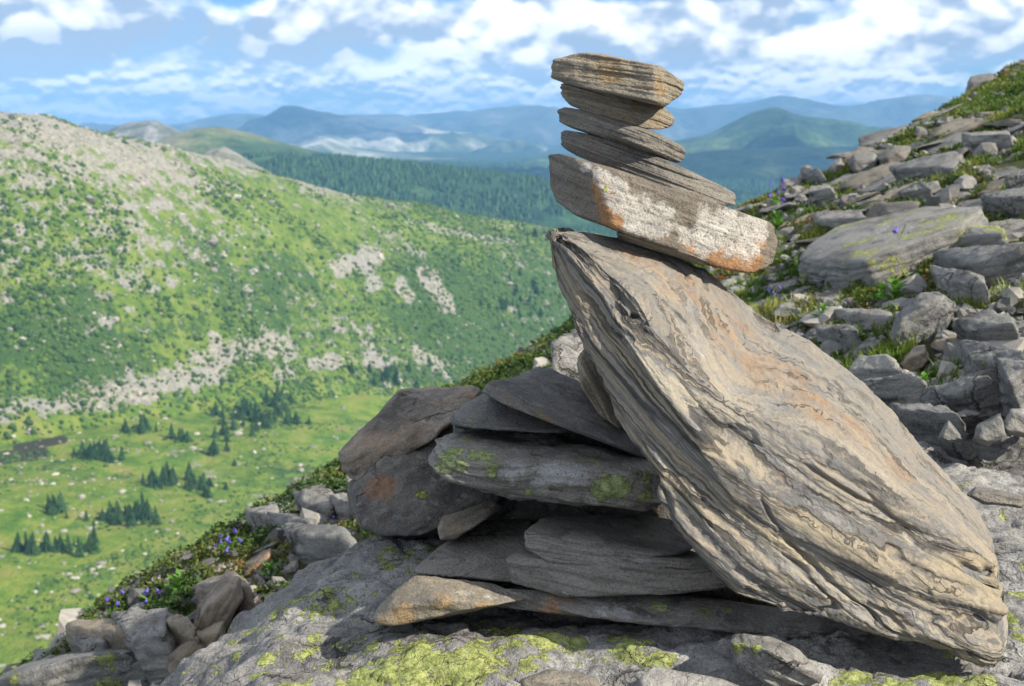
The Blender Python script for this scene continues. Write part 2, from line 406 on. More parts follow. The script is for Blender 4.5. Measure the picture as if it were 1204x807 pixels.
NT, NU = 640, 560
tt = np.linspace(0, 1, NT)
cA = [(647, 297, 2.02), (655, 330, 2.00), (668, 362, 1.98), (690, 414, 1.96), (708, 445, 1.95), (722, 466, 1.94), (724, 488, 1.94), (744, 519, 1.92), (776, 556, 1.90), (776, 588, 1.90), (804, 635, 1.89), (837, 675, 1.88), (864, 700, 1.87), (931, 720, 1.87), (1005, 737, 1.86), (1085, 755, 1.86), (1165, 781, 1.86)]
cB = [(650, 284, 2.02), (676, 305, 1.985), (712, 350, 1.95), (738, 400, 1.915), (775, 455, 1.89), (820, 520, 1.875), (860, 585, 1.865), (930, 630, 1.86), (1010, 665, 1.86), (1100, 700, 1.865), (1186, 720, 1.88)]
cC = [(662, 276, 2.03), (690, 298, 2.00), (722, 326, 1.97), (748, 352, 1.94), (768, 386, 1.925), (800, 424, 1.92), (850, 474, 1.915), (900, 497, 1.915), (944, 514, 1.915), (1031, 572, 1.91), (1100, 612, 1.91), (1178, 664, 1.93)]
cD = [(668, 270, 2.06), (700, 274, 2.10), (730, 280, 2.13), (776, 292, 2.14), (824, 312, 2.15), (898, 370, 2.17), (954, 398, 2.17), (1029, 460, 2.16), (1058, 493, 2.15), (1088, 530, 2.14), (1118, 560, 2.12), (1148, 594, 2.09), (1169, 634, 2.04)]
A, B_, C_, D_ = [resample(c, tt) for c in (cA, cB, cC, cD)]
def pxw(c): return np.array([P(*r) for r in c])
a3, b3, c3, d3 = map(pxw, (A, B_, C_, D_))
nrm_top = np.cross((c3[-1] - c3[0]), (d3[NT // 2] - c3[NT // 2])); nrm_top /= np.linalg.norm(nrm_top); nrm_top *= np.sign(nrm_top[2])
thk = np.linalg.norm(c3 - a3, axis=1)[:, None]
e3_ = d3 - nrm_top * thk * .45 + np.array([0, .05, 0])
f3 = a3 + (d3 - c3) * .62 + nrm_top * thk * .10
ring = [(0.0, a3), (.24, b3), (.40, c3), (.64, d3), (.78, e3_), (.90, f3), (1.0, a3)]
uu = np.linspace(0, 1, NU, endpoint=False)
ks = np.array([r[0] for r in ring])
V = np.zeros((NT, NU, 3))
for j, u in enumerate(uu):
    i = min(np.searchsorted(ks, u, 'right') - 1, len(ks) - 2); w = (u - ks[i]) / (ks[i + 1] - ks[i])
    V[:, j] = ring[i][1] * (1 - w) + ring[i + 1][1] * w
# soften the ring corners a little, then close the two ends
for _ in range(4): V = .5 * V + .25 * (np.roll(V, 1, 1) + np.roll(V, -1, 1))
S = np.interp(uu, [0, .24, .40, .64, .78, .90, 1.0], [0, .50, 1.0, 1.03, .5, .04, 0])[None, :] * np.ones((NT, 1))
T = tt[:, None] * np.ones((1, NU))
cen = V.mean(1, keepdims=True)
ncap = 26
k0 = np.clip((np.arange(NT)) / 14., 0, 1); k1 = np.clip((NT - 1 - np.arange(NT)) / 10., 0, 1)
shr = np.minimum(np.sqrt(1 - (1 - k0) ** 2) * .12 + .88, np.sqrt(1 - (1 - k1) ** 2) * .10 + .90)
V = cen + (V - cen) * shr[:, None, None]
axis = (c3[-1] - c3[0]); axis /= np.linalg.norm(axis)
capA = [cen[:1] + (V[:1] - cen[:1]) * s - axis * .012 * (1 - s * s) for s in np.linspace(.02, .97, ncap)]
capB = [cen[-1:] + (V[-1:] - cen[-1:]) * s + axis * .010 * (1 - s * s) for s in np.linspace(.97, .02, ncap)]
V = np.concatenate(capA + [V] + capB); S = np.concatenate([S[:1]] * ncap + [S] + [S[-1:]] * ncap); T = np.concatenate([T[:1]] * ncap + [T] + [T[-1:]] * ncap)
nr = V.shape[0]; vv = V.reshape(-1, 3); ff = grid_faces(nr, NU, True)
S = S.ravel(); T = T.ravel()
lng = vv @ axis
nn = vnormals(vv, ff)
if (nn * (vv - cen.mean(0))).sum() < 0: ff = ff[:, ::-1]; nn = -nn
acr = np.cross(axis, nrm_top); acr /= np.linalg.norm(acr)
U = np.tile(uu, nr); Uw = U + .018 * fbm(np.stack([lng * 5, U * 3, U * 0 + 2], 1), 3)
topness = sstep(.375, .425, Uw) * (1 - sstep(.63, .67, Uw)); edge = 1 - topness
phi0 = vv @ nrm_top
# long swells and hollows first
vv = vv + nn * ((.4 + .6 * edge) * .016 * fbm(np.stack([lng * 1.9 + 5, S * 2.0, topness * .6], 1), 2) + .0025 * fbm(np.stack([lng * 4, phi0 * 14, vv @ acr * 9], 1), 3) + .007 * edge * fbm(np.stack([lng * 2.6 + 5, S * 4.5, S * 0], 1), 3))[:, None]
# bedding: a field in space, nearly parallel to the upper face and gently folded, so that every face cuts it as grain
def bedding(p):
    l_, a_c, h_ = p @ axis, p @ acr, p @ nrm_top
    ph = h_ + .16 * a_c + .010 * fbm(np.stack([l_ * 2.0, a_c * 2.4, h_ * 2.4], 1), 2) + .0016 * fbm(np.stack([l_ * 5. + 3, a_c * 11, h_ * 7], 1), 3)
    return ph + .007 * np.exp(-((l_ - lng.min() - .15) / .09) ** 2) * perlin(np.stack([l_ * 16, a_c * 20, h_ * 16], 1))
phi = bedding(vv)
nn = vnormals(vv, ff)
lay = np.zeros(len(vv))
for per_, am in ((.050, .0040), (.018, .0024), (.0075, .0012)):
    n1 = perlin(np.stack([lng * (.018 / per_ + 1.5), phi / per_ * .8, vv @ acr * (.012 / per_ + 1)], 1) + per_ * 100)
    lay += am * np.tanh(3.2 * n1)
crack = fbm(np.stack([lng * 2.4 + 1, phi * 16, S * 0], 1), 2)
lay -=   .010 * edge * np.exp(-(crack / .030) ** 2) * sstep(.15, .5, perlin(np.stack([lng * 4, phi * 9, S * 0 + 4], 1)) + .30)
pit = sstep(.42, .7, fbm(np.stack([lng * 9, phi * 40, vv @ acr * 18], 1) + 3, 3)) * .005
vv = vv + nn * ((.30 + .70 * edge) * lay - pit + .0016 * fbm(vv * 75, 3))[:, None]
phi = bedding(vv)
at = {'rockco': np.stack([lng, phi, vv @ acr], 1), 'top': topness}
at['rust'] = np.clip(spots_attr(vv, [(860, 380, 60, .8), (900, 425, 50, .95), (820, 335, 40, .8), (960, 470, 50, .9), (1010, 500, 40, .8), (790, 330, 30, .7), (1060, 545, 36, .8), (760, 300, 36, .8), (1110, 590, 24, .6), (940, 440, 40, .8), (840, 350, 40, .6)]) * (.35 + .65 * topness) + .35 * spots_attr(vv, [(1120, 655, 40), (1000, 610, 40), (930, 560, 36), (1060, 625, 30)]), 0, 1)
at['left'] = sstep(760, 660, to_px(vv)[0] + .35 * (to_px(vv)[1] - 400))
m_big, nt, b = newmat('banded_gneiss'); N = NB(nt)
co = N.attr('rockco', 'Vector')
w = N.vmath('MULTIPLY', N.vmath('SUBTRACT', N.noise(co, 30., 4., col=True), (.5, .5, .5)), (.004, .004, .004))
cw = N.vmath('ADD', co, w)
band = N.noise(N.vmath('MULTIPLY', cw, (1.8, 70., 1.8)), 1., 6., .58)
bandL = N.noise(N.vmath('MULTIPLY', cw, (1.3, 22., 1.3)), 1., 3., .5)
bf = N.noise(N.vmath('MULTIPLY', cw, (4., 230., 4.)), 1., 4., .6)
bf2 = N.noise(N.vmath('MULTIPLY', cw, (3., 120., 3.)), 1., 3., .5)
top = N.attr('top')
c = N.ramp(band, [(.28, (.10, .10, .10)), (.37, (.28, .275, .27)), (.43, (.50, .43, .32)), (.485, (.19, .19, .19)), (.53, (.36, .35, .33)), (.57, (.56, .49, .37)), (.62, (.27, .265, .26)), (.72, (.66, .60, .48))])
c = N.mix(N.math('MULTIPLY', N.step(bandL, .51, .62), .55), c, (.58, .47, .29))
c = N.mix(N.math('MULTIPLY', N.step(bandL, .49, .40), .6), c, (.19, .195, .20))
# flaky patches on the upper face
blt = N.noise(N.vmath('MULTIPLY', cw, (6., 50., 16.)), 1., 8., .70)
tc = N.ramp(blt, [(.30, (.19, .19, .19)), (.42, (.33, .325, .31)), (.49, (.50, .41, .29)), (.54, (.32, .32, .31)), (.60, (.46, .40, .31)), (.68, (.60, .57, .51))])
c = N.mix(N.math('MULTIPLY', top, .5), c, tc)
rn = N.noise(N.vmath('MULTIPLY', cw, (7., 90., 44.)), 1., 9., .74)
ra = N.math('ADD', N.attr('rust'), N.math('MULTIPLY', N.math('SUBTRACT', rn, .5), 4.2))
rm = N.math('MULTIPLY', N.step(ra, .30, 1.5), N.step(N.attr('rust'), .02, .45))
c = N.mix(N.math('MULTIPLY', rm, .62), c, N.ramp(N.noise(co, 46., 6., .65), [(.3, (.30, .15, .06)), (.5, (.47, .26, .11)), (.7, (.60, .42, .24))]))
# fine dark partings
ln = N.math('MAXIMUM', N.step(bf, .43, .37), N.math('MULTIPLY', N.step(bf2, .42, .37), 1.0))
brk = N.step(N.noise(N.vmath('MULTIPLY', co, (6., 30., 12.)), 1., 4., .6), .36, .54)
c = N.mix(N.math('MULTIPLY', N.math('MULTIPLY', ln, brk), N.math('SUBTRACT', .76, N.math('MULTIPLY', top, .22))), c, (.045, .042, .040))
c = N.mix(N.math('MULTIPLY', N.attr('left'), .45), c, N.mix(.6, c, (.16, .15, .14)))  # left facet tinted grey-brown and darker, its dimmer light put into the colour
g = N.noise(co, 330., 4., .7)
c = N.mix(1.0, c, (.635, .64, .65), 'MULTIPLY')
c = N.mix(.35, c, N.ramp(g, [(.25, .35), (.75, 1.0)]), 'MULTIPLY')
c = N.mix(N.math('MULTIPLY', N.step(N.noise(co, 22., 6., .7), .58, .70), .22), c, (.085, .082, .08))
N.set(b.inputs['Base Color'], c)
nb = N.bump(N.math('ADD', N.math('ADD', band, N.math('MULTIPLY', bf, .6)), N.math('MULTIPLY', N.math('SUBTRACT', 1.0, N.math('MULTIPLY', ln, brk)), .5)), .006, 1.0)
nb = N.bump(N.math('ADD', N.noise(N.vmath('MULTIPLY', co, (60., 150., 90.)), 1., 6., .68), blt), .0045, 1., nb)
N.set(b.inputs['Normal'], nb)
base = np.array([vv[:, 0].mean(), vv[:, 1].mean(), vv[:, 2].min()])
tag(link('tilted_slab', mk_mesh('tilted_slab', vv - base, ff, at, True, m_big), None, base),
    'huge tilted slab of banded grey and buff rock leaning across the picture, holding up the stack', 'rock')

# --- the pile in the shade under the slab
stone('boulder', 'brown angular boulder at the far left of the pile with a sunlit upper tip', 'rock',
      outline([(55, 445, .0), (100, 400, .05), (170, 330, .1), (250, 240, .2), (340, 217, .25), (400, 207, .25), (480, 210, .25), (525, 236, .2), (480, 300, .08), (400, 345, .03), (370, 400, .0), (300, 430, 0), (200, 470, 0), (110, 540, 0), (70, 485, 0)], 2.42, .35, Z3),
      m_bould, seed=21, p=30, chips=7, chip=.9, amp=.016, ledge=.003,
      spots={'rust': zp(Z3, (200, 380, 45, .7), (150, 330, 30, .5), (300, 320, 40, .6), (500, 232, 14, 1.))})
stone('boulder', 'large dark blocky boulder with a rusty spot at the lower left of the pile', 'rock',
      outline([(98, 545, .03), (200, 445, .08), (300, 402, .12), (420, 350, .18), (470, 345, .2), (540, 400, .12), (600, 500, .06), (600, 600, .04), (450, 640, .0), (400, 692, .0), (330, 712, 0), (200, 717, 0), (130, 692, 0), (100, 615, .02)], 2.34, .4, Z3),
      m_bould2, seed=22, p=30, chips=6, chip=.92, amp=.016, ledge=.002, spots={'rust': zp(Z3, (190, 530, 24, 1.1), (165, 555, 18, .9), (150, 640, 20, .3)), 'lichen': zp(Z3, (345, 560, 18, .35))})
stone('slab', 'bluish dome-topped slab highest in the shaded pile beside the tilted slab', 'rock',
      outline([(535, 232, .02), (560, 207, .06), (640, 186, .12), (720, 151, .22), (780, 160, .22), (860, 196, .2), (960, 290, .1), (1060, 400, 0), (1120, 470, .0), (960, 392, -.03), (850, 352, -.03), (700, 312, -.03), (600, 272, 0)], 2.10, .32, Z3),
      m_blue, seed=23, p=30, chips=4, chip=.94, amp=.008, ledge=.004, spots={'rust': zp(Z3, (640, 260, 34, .55), (740, 300, 30, .5), (850, 330, 24, .4)), 'lichen': zp(Z3, (740, 292, 8, .6), (545, 215, 8, .4))})
stone('wedge_stone', 'dark wedge stone with one pale lichen spot tucked under the dome-topped slab', 'rock',
      outline([(430, 312, .05), (540, 232, .15), (600, 250, .15), (760, 300, .1), (900, 365, .05), (760, 372, .0), (500, 357, .0), (440, 342, .0)], 2.16, .28, Z3),
      m_blue, seed=24, chips=3, res=5, amp=.006, spots={'lichen': zp(Z3, (500, 310, 10, .9))})
stone('thick_slab', 'thick rough slab with mint green lichen across the middle of the pile', 'rock',
      outline([(362, 450, .05), (392, 396, .1), (450, 370, .18), (640, 368, .2), (760, 384, .18), (880, 420, .14), (1000, 440, .08), (1180, 490, .0), (1180, 605, .0), (1050, 626, -.02), (900, 612, -.02), (700, 587, 0), (560, 572, 0), (480, 547, .02), (400, 507, .03), (366, 482, .05), (450, 470, 0), (700, 478, -.02), (950, 510, -.03)], 2.06, .3, Z3),
      m_lich, seed=25, p=34, chips=6, chip=.93, amp=.018, fq=11, ledge=.011, lfq=55, fine=.003,
      spots={'lichen': zp(Z3, (420, 430, 26, 1.0), (400, 460, 18, .9), (520, 425, 24, .9), (700, 600, 16, .7), (1000, 560, 26, 1.), (860, 450, 16, .6), (440, 480, 16, .85), (480, 430, 16, .8), (480, 372, 14, .9), (560, 465, 18, .8), (600, 462, 12, .7), (950, 530, 20, .9), (980, 580, 24, .9), (930, 590, 18, .8), (1100, 600, 16, .8), (1100, 515, 16, .7), (920, 440, 20, .5), (560, 410, 20, .5), (1030, 540, 12, .5)),
             'pale': zp(Z3, (640, 490, 24, .9), (750, 510, 30, .85), (830, 500, 26, .9), (720, 550, 20, .7), (880, 540, 20, .7), (560, 500, 16, .5))})
stone('small_stone', 'small rounded brown stone under the thick rough slab beside the dark boulder', 'stone',
      outline([(388, 692, .0), (400, 652, .04), (470, 632, .08), (560, 602, .1), (610, 620, .1), (545, 665, .02), (500, 695, 0), (440, 732, 0), (398, 732, 0)], 2.24, .16, Z3),
      m_buff, seed=26, chips=4, res=5, amp=.006, spots={'rust': zp(Z3, (440, 670, 20, .6))})
stone('flat_slab', 'plain dark flat slab with a triangular top at the left of the lower pile', 'rock',
      outline([(172, 216, .03), (205, 190, .12), (310, 100, .34), (440, 92, .36), (470, 160, .1), (450, 250, .0), (390, 242, .0), (300, 237, .0), (180, 228, .02)], 2.11, .34, Z4, back=.95),
      m_slab, seed=27, p=40, chips=3, chip=.96, ledge=.003, amp=.005)
stone('flat_slab', 'smooth oval grey slab, upper one of the two layered slabs under the thick rough slab', 'rock',
      outline([(422, 130, .04), (470, 98, .16), (700, 88, .22), (800, 110, .2), (850, 150, .1), (800, 178, .0), (760, 187, .0), (600, 212, -.02), (480, 197, .0), (432, 172, .02)], 2.03, .3, Z4),
      m_slab, seed=28, p=30, chips=3, chip=.96, ledge=.005, amp=.004, lfq=60)
stone('flat_slab', 'broad grey slab with fine parallel layers lying directly below the oval slab', 'rock',
      outline([(387, 192, .05), (420, 168, .12), (600, 150, .2), (780, 160, .2), (900, 200, .1), (930, 235, .02), (880, 262, .0), (800, 272, -.01), (600, 277, -.01), (520, 281, .0), (400, 247, .03), (600, 214, .0), (780, 190, .0)], 2.01, .34, Z4),
      m_slab, seed=29, p=36, chips=2, chip=.97, ledge=.006, amp=.004, lfq=90, spots={'lichen': zp(Z4, (420, 238, 8, .6)), 'pale': zp(Z4, (520, 265, 8, .6))})
stone('long_slab', 'long thin lichened slab at the bottom of the pile reaching under the tilted slab', 'rock',
      outline([(300, 262, .1), (430, 262, .06), (560, 268, .05), (750, 270, .07), (900, 288, .07), (1100, 318, .04), (1240, 360, .0), (1200, 376, .0), (1050, 373, .0), (900, 361, -.02), (700, 341, -.01), (560, 322, .02), (470, 312, .05), (330, 300, .08)], 1.99, .34, Z4),
      m_lich, seed=30, p=36, chips=4, chip=.96, ledge=.007, amp=.012, fine=.003, spots={'lichen': zp(Z4, (620, 283, 14, .8), (760, 293, 16, .9), (830, 296, 16, .8), (900, 296, 14, .7), (700, 280, 14, .6), (970, 300, 12, .6)), 'pale': zp(Z4, (600, 300, 18, .9), (660, 310, 18, .9), (720, 320, 18, .8), (1020, 350, 26, .7), (790, 330, 12, .6)), 'rust': zp(Z4, (480, 285, 22, .9), (540, 290, 12, .8))})
stone('pointed_stone', 'slanting buff stone with a pointed right end and orange underside on the bedrock', 'stone',
      outline([(70, 330, .02), (100, 286, .06), (170, 228, .10), (260, 238, .12), (370, 250, .12), (430, 288, .06), (350, 300, .0), (250, 316, .0), (130, 346, .0), (85, 346, .0), (240, 280, -.01), (120, 305, .0)], 1.97, .16, Z4, back=.88),
      m_buff, seed=31, p=12, chips=2, chip=.97, amp=.006, ledge=.003, spots={'rust': zp(Z4, (150, 325, 22, .9), (240, 300, 22, .8), (330, 285, 18, .8), (90, 335, 14, .8)), 'pale': zp(Z4, (290, 255, 16, .6), (350, 265, 14, .6))})
stone('small_stone', 'small pale angular stone at the bottom edge below the tilted slab', 'stone',
      outline([(903, 382, .02), (920, 364, .05), (1000, 376, .05), (1060, 405, .03), (1117, 455, .0), (1110, 482, .0), (1000, 486, .0), (930, 445, .0), (1000, 410, -.03)], 1.80, .16, Z4),
      m_grey, seed=32, p=40, chips=8, chip=.88, amp=.006, spots={'lichen': zp(Z4, (925, 378, 10, .8), (970, 382, 10, .7))})
stone('small_stone', 'rounded buff cobble half out of the frame at the bottom centre', 'stone',
      outline([(612, 800, .03), (650, 789, .06), (700, 796, .03), (712, 815, .02), (690, 840, 0), (625, 838, 0)], 1.72, .12), m_buff, seed=33, res=5, chips=3)
stone('small_stone', 'flat pale stone under the tilted slab at the bottom edge beside the cobble', 'stone',
      outline([(752, 800, .03), (770, 782, .06), (800, 790, .05), (850, 800, .05), (880, 812, .03), (860, 835, 0), (760, 835, 0)], 1.73, .12), m_grey, seed=34, res=5, chips=5)
stone('narrow_stone', 'narrow upright dark stone wedged against the left edge of the tilted slab', 'rock',
      outline([(676, 425, .05), (686, 408, .06), (700, 412, .06), (722, 460, .04), (738, 500, .02), (728, 505, .0), (706, 490, 0), (684, 455, .0)], 2.08, .2), m_brown, seed=35, res=5, chips=4)
stone('boulder', 'pale lit boulder behind the pile at the foot of the tilted slab', 'rock',
      outline([(648, 432, .0), (650, 405, .1), (672, 390, .2), (700, 388, .2), (730, 420, .1), (730, 470, 0), (690, 470, 0), (655, 445, 0)], 2.75, .4), m_grey, seed=36, res=5, chips=8, chip=.88, amp=.015)

# ------------------------------------------------------------------ bedrock outcrop under the cairn
xs = np.arange(-1.0, 2.5, .0065); ys = np.arange(.55, 3.75, .0065)
gx, gy = np.meshgrid(xs, ys); q = np.stack([gx.ravel(), gy.ravel(), gx.ravel() * 0], 1)
wob = .05 * fbm(q * 3.1 + 2, 4) + .02 * fbm(q * 14, 3)
ex = np.interp(q[:, 1], [.5, 1.8, 2.0, 2.2, 2.42, 2.7, 3.0, 3.8], [-.36, -.40, -.385, -.34, -.28, -.02, .45, .75]) + wob
e = np.maximum(0, ex - q[:, 0])
z = -.855 + .018 * fbm(q * 2.2 + 9, 3) + .014 * np.maximum(0, q[:, 1] - 2.4) * 5 * .3
st = fbm(q * np.array([1.3, 2.6, 1]) + 4, 3)
z += .020 * np.tanh(5 * (st - .1)) + .012 * np.tanh(8 * fbm(q * np.array([2.2, 4.5, 1]) + 8, 3)) + .012 * fbm(q * 7 + 1, 4) + .0065 * fbm(q * 32, 4) - .010 * np.abs(fbm(q * np.array([5, 11, 1]) + 3, 3))
z -= np.where(e < .2, .5 * e, .1 + 2.2 * (e - .2)) * (1 + .25 * perlin(q * 9))
z -= 1.2 * np.maximum(0, q[:, 1] - 3.45 - .1 * perlin(q * 3))
ck = fbm(q * np.array([2.6, 5.2, 1]) + 21 + .3 * fbm(q * 6, 2)[:, None], 3)
z -= .022 * np.exp(-(ck / .022) ** 2) * sstep(-.1, .3, perlin(q * 2.5 + 6))
ck2 = fbm(q * np.array([7., 9., 1]) + 33, 2); z -= .008 * np.exp(-(ck2 / .03) ** 2) * sstep(0, .3, perlin(q * 4 + 16))
v = np.column_stack([q[:, 0], q[:, 1], z]); f = grid_faces(len(ys), len(xs))
keep = (v[f, 2].max(1) > -1.75); f = f[keep]
lich = spots_attr(v, [(270, 760, 60, .5), (320, 720, 55, .52), (430, 765, 90, .46), (640, 760, 90, .40), (560, 725, 60, .40), (380, 700, 50, .48), (355, 760, 40, .5), (380, 686, 14, .9), (365, 690, 12, .8), (345, 700, 14, .7), (330, 740, 14, .8), (310, 770, 16, .9), (295, 790, 16, .9), (470, 770, 60, .8), (430, 790, 50, .9), (520, 795, 50, .85), (560, 770, 40, .75), (480, 800, 40, .8), (380, 740, 12, .9), (350, 800, 26, .7),
     (600, 735, 26, .8), (640, 745, 36, .8), (670, 750, 30, .95), (740, 755, 40, .85), (780, 765, 30, .8), (720, 745, 26, .7), (630, 770, 26, .7), (700, 775, 26, .6), (460, 650, 40, .55), (500, 640, 30, .55), (430, 670, 24, .5), (480, 660, 22, .6), (280, 740, 26, .45), (260, 780, 30, .45), (300, 720, 22, .45),
     (1100, 790, 50, .95), (1060, 800, 40, .9), (1150, 800, 40, .9), (1020, 790, 36, .75), (1195, 690, 18, .9), (1190, 720, 16, .8), (1185, 600, 12, .8), (1200, 660, 14, .8), (1190, 745, 14, .5), (1110, 760, 20, .6)])
rust = spots_attr(v, [(370, 785, 26, .8), (345, 790, 20, .7), (400, 775, 20, .6), (620, 775, 24, .4), (700, 795, 40, .3), (1140, 540, 40, .4)])
pale = .62 * sstep(-.2, .3, fbm(q * 3.4 + 30, 3)) + .15 * (e < .02)
pale *= (e < .06)
m_bed = rock_mat('lichened_bedrock', [(.15, .15, .155), (.25, .25, .25), (.33, .325, .315), (.22, .22, .22), (.40, .39, .37)], bs=40, warp=.05, auto_lichen=.38, lichen=((.33, .38, .11), (.20, .25, .07), (.43, .46, .20)), pale=(.44, .44, .43), rust=(.20, .14, .09), speck=.6, band_bump=.003, gain=.84, dapple=.95, cracks=.7)
o = link('bedrock_outcrop', mk_mesh('bedrock_outcrop', v, f, {'rockco': np.column_stack([q[:, 0], z, q[:, 1]]), 'lichen': lich, 'rust': rust, 'pale': pale}, True, m_bed))
tag(o, 'broad grey bedrock outcrop with yellow-green lichen that the whole cairn stands on', 'rock')

# ------------------------------------------------------------------ the far land: valley, opposite ridge, forest plain
def pxx(px): return (np.asarray(px, float) - 602) / F
R_PX = np.array([-1400, -500, 0, 60, 140, 195, 250, 330, 400, 480, 560, 640, 690, 800, 1000, 1500, 2600.])
R_PY = np.array([60, 110, 131, 136, 160, 172, 184, 206, 225, 236, 254, 264, 271, 300, 360, 430, 480.])
R_D = np.array([420, 560, 700, 720, 760, 790, 830, 880, 920, 960, 1010, 1060, 1100, 1150, 1250, 1400, 1500.])
F_PX = np.array([-1400, -500, 0, 140, 300, 400, 500, 640, 1000, 2600.])
F_D = np.array([380, 470, 560, 600, 660, 710, 770, 860, 1000, 1100.])
F_Z = np.array([-140, -145, -150, -153, -158, -165, -175, -190, -215, -230.])
def land_z(a, y):
    px = 602 + F * a
    dr = np.interp(px, R_PX, R_D); zr = -(np.interp(px, R_PX, R_PY) - HOR) / F * dr
    df = np.interp(px, F_PX, F_D); zf = np.interp(px, F_PX, F_Z)
    x = a * y
    q = np.stack([x, y, y * 0], 1)
    floor = np.where(y < 330, -3.5 + (zf + 3.5) * (1 - np.exp(-np.maximum(y - 4, 0) / 70.)), zf)
    floor = floor + 3.0 * fbm(q * .012, 4) * sstep(60, 250, y) + .012 * np.maximum(0, 430 - y) * 0
    t = (y - df) / (dr - df)
    tc = np.clip(t, 0, 1)
    g = np.where(tc < .12, tc * tc / .24, 0) * 0 + np.sin(np.pi / 2 * np.clip(tc, 0, 1)) ** 1.15
    hill = zf + (zr - zf) * g
    back = zr - .22 * np.maximum(0, y - dr) - .0003 * np.maximum(0, y - dr) ** 2
    low = -175 + 16 * fbm(q * .0011 + 5, 4)
    back = np.maximum(back, low)
    z = np.where(t < 0, floor, np.where(t < 1, hill, back))
    m = sstep(0, .35, t) * (1 - sstep(.9, 1.25, t))
    rid = 1 - np.abs(fbm(q * .0075 + 3, 3)); 
    z = z + m * (7. * fbm(q * .010 + 1, 5) + 5 * (rid - .7) + 1.6 * fbm(q * .06, 4)) * (1 - .55 * sstep(.8, 1, t) * (1 - sstep(1, 1.1, t)))
    return z
aa = np.concatenate([np.linspace(-1.5, -.47, 70), np.linspace(-.465, .20, 480), np.linspace(.21, 1.5, 80)])
yl = np.concatenate([np.geomspace(5, 300, 30), np.linspace(305, 1250, 560), np.geomspace(1260, 2200, 60), np.geomspace(2230, 13400, 80)])
ga, gyy = np.meshgrid(aa, yl); A1 = ga.ravel(); Y1 = gyy.ravel()
Z1_ = land_z(A1, Y1)
LV = np.column_stack([np.clip(A1 * Y1, -15000, 15000), Y1, Z1_])
PXv, PYv, Dv = to_px(LV)
q = LV * np.array([1, 1, 0.])
# cover masks: scree and outcrop (pale), scrub (dark), meadow (yellow green); they belong to the ground itself
fine_ = fbm(q * .03 + 11, 5); mid_ = fbm(q * .008 + 5, 4)
def streak(L):
    o = np.zeros(len(LV))
    for (x0, y0, x1, y1, wd, k) in L:
        t = np.clip(((PXv - x0) * (x1 - x0) + (PYv - y0) * (y1 - y0)) / ((x1 - x0) ** 2 + (y1 - y0) ** 2 + 1e-6), 0, 1)
        d = np.hypot(PXv - x0 - t * (x1 - x0), PYv - y0 - t * (y1 - y0)) / wd
        o = np.maximum(o, k * np.exp(-d * d))
    return o
dr_ = np.interp(PXv, R_PX, R_D); df_ = np.interp(PXv, F_PX, F_D); tt_ = (Y1 - df_) / (dr_ - df_)
onhill = sstep(-.02, .04, tt_) * (1 - sstep(1.1, 1.4, tt_))
upl = sstep(330, 60, PXv) * sstep(420, 150, PYv)
scree = .30 + .25 * upl + .2 * sstep(.55, 1.0, tt_) * sstep(700, 300, PXv) + .26 * mid_
scree = np.maximum(scree, streak([(-20, 505, 130, 475, 36, .92), (130, 470, 260, 430, 28, .84), (230, 425, 330, 400, 22, .74), (330, 440, 345, 420, 20, .7), (0, 545, 70, 500, 16, .9), (400, 315, 440, 300, 14, .85), (440, 335, 425, 300, 13, .85),
    (470, 335, 480, 350, 10, .8), (500, 320, 525, 355, 13, .85), (520, 345, 530, 360, 9, .9), (370, 430, 395, 425, 14, .8), (435, 420, 450, 425, 13, .85), (490, 415, 525, 435, 12, .85), (250, 400, 265, 440, 14, .7), (60, 300, 200, 330, 20, .6), (140, 190, 230, 215, 12, .75),
    (540, 275, 600, 285, 8, .7), (480, 260, 560, 280, 8, .6), (600, 360, 615, 380, 6, .6), (450, 270, 500, 300, 9, .6), (20, 330, 60, 360, 14, .5), (100, 390, 160, 360, 12, .5)]) + .14 * fine_)
scree = scree * onhill + (1 - onhill) * (.05 + .10 * mid_ + .16 * fine_ + streak([(270, 590, 370, 580, 7, .42), (100, 605, 160, 600, 5, .3), (60, 610, 200, 625, 6, .3), (230, 545, 260, 560, 6, .4)]))
scrub = .30 + .30 * fbm(q * .016 + 31, 4) + .25 * sstep(.75, .25, tt_) * onhill + .25 * sstep(350, 560, PXv) * onhill - .25 * upl
scrub = np.maximum(scrub, streak([(0, 420, 120, 400, 22, .7), (150, 400, 240, 380, 24, .6), (330, 400, 480, 380, 30, .6), (560, 340, 660, 360, 26, .7), (280, 500, 420, 480, 30, .6), (380, 480, 480, 440, 24, .75), (300, 520, 420, 530, 20, .55)]))
scrub = scrub * onhill + (1 - onhill) * (.22 + .55 * fbm(q * .017 + 3, 4))
dark = streak([(-60, 545, 50, 533, 9, 1.0), (20, 527, 75, 517, 6, .9)]) * (1 - onhill * .0)  # dark brown strips on the valley floor near the left edge
meadow = (1 - sstep(-.05, .10, tt_)) * (.5 + .5 * sstep(-.4, .5, fbm(q * .011 + 8, 3)))
m_land, nt, b = newmat('mountain_ground'); N = NB(nt)
gp = N.n('ShaderNodeNewGeometry').outputs['Position']
sn = N.noise(gp, .22, 6., .65); sn2 = N.noise(gp, .9, 4., .6); big_ = N.noise(gp, .03, 4., .6)
veg = N.ramp(N.noise(gp, .12, 6., .65), [(.32, (.050, .100, .020)), (.46, (.095, .160, .024)), (.60, (.155, .205, .036)), (.74, (.22, .22, .09))])
mdw = N.ramp(N.noise(gp, .06, 6., .65), [(.36, (.055, .135, .016)), (.46, (.11, .19, .022)), (.55, (.18, .235, .034)), (.66, (.22, .22, .06))])
c = N.mix(N.attr('meadow'), veg, mdw)
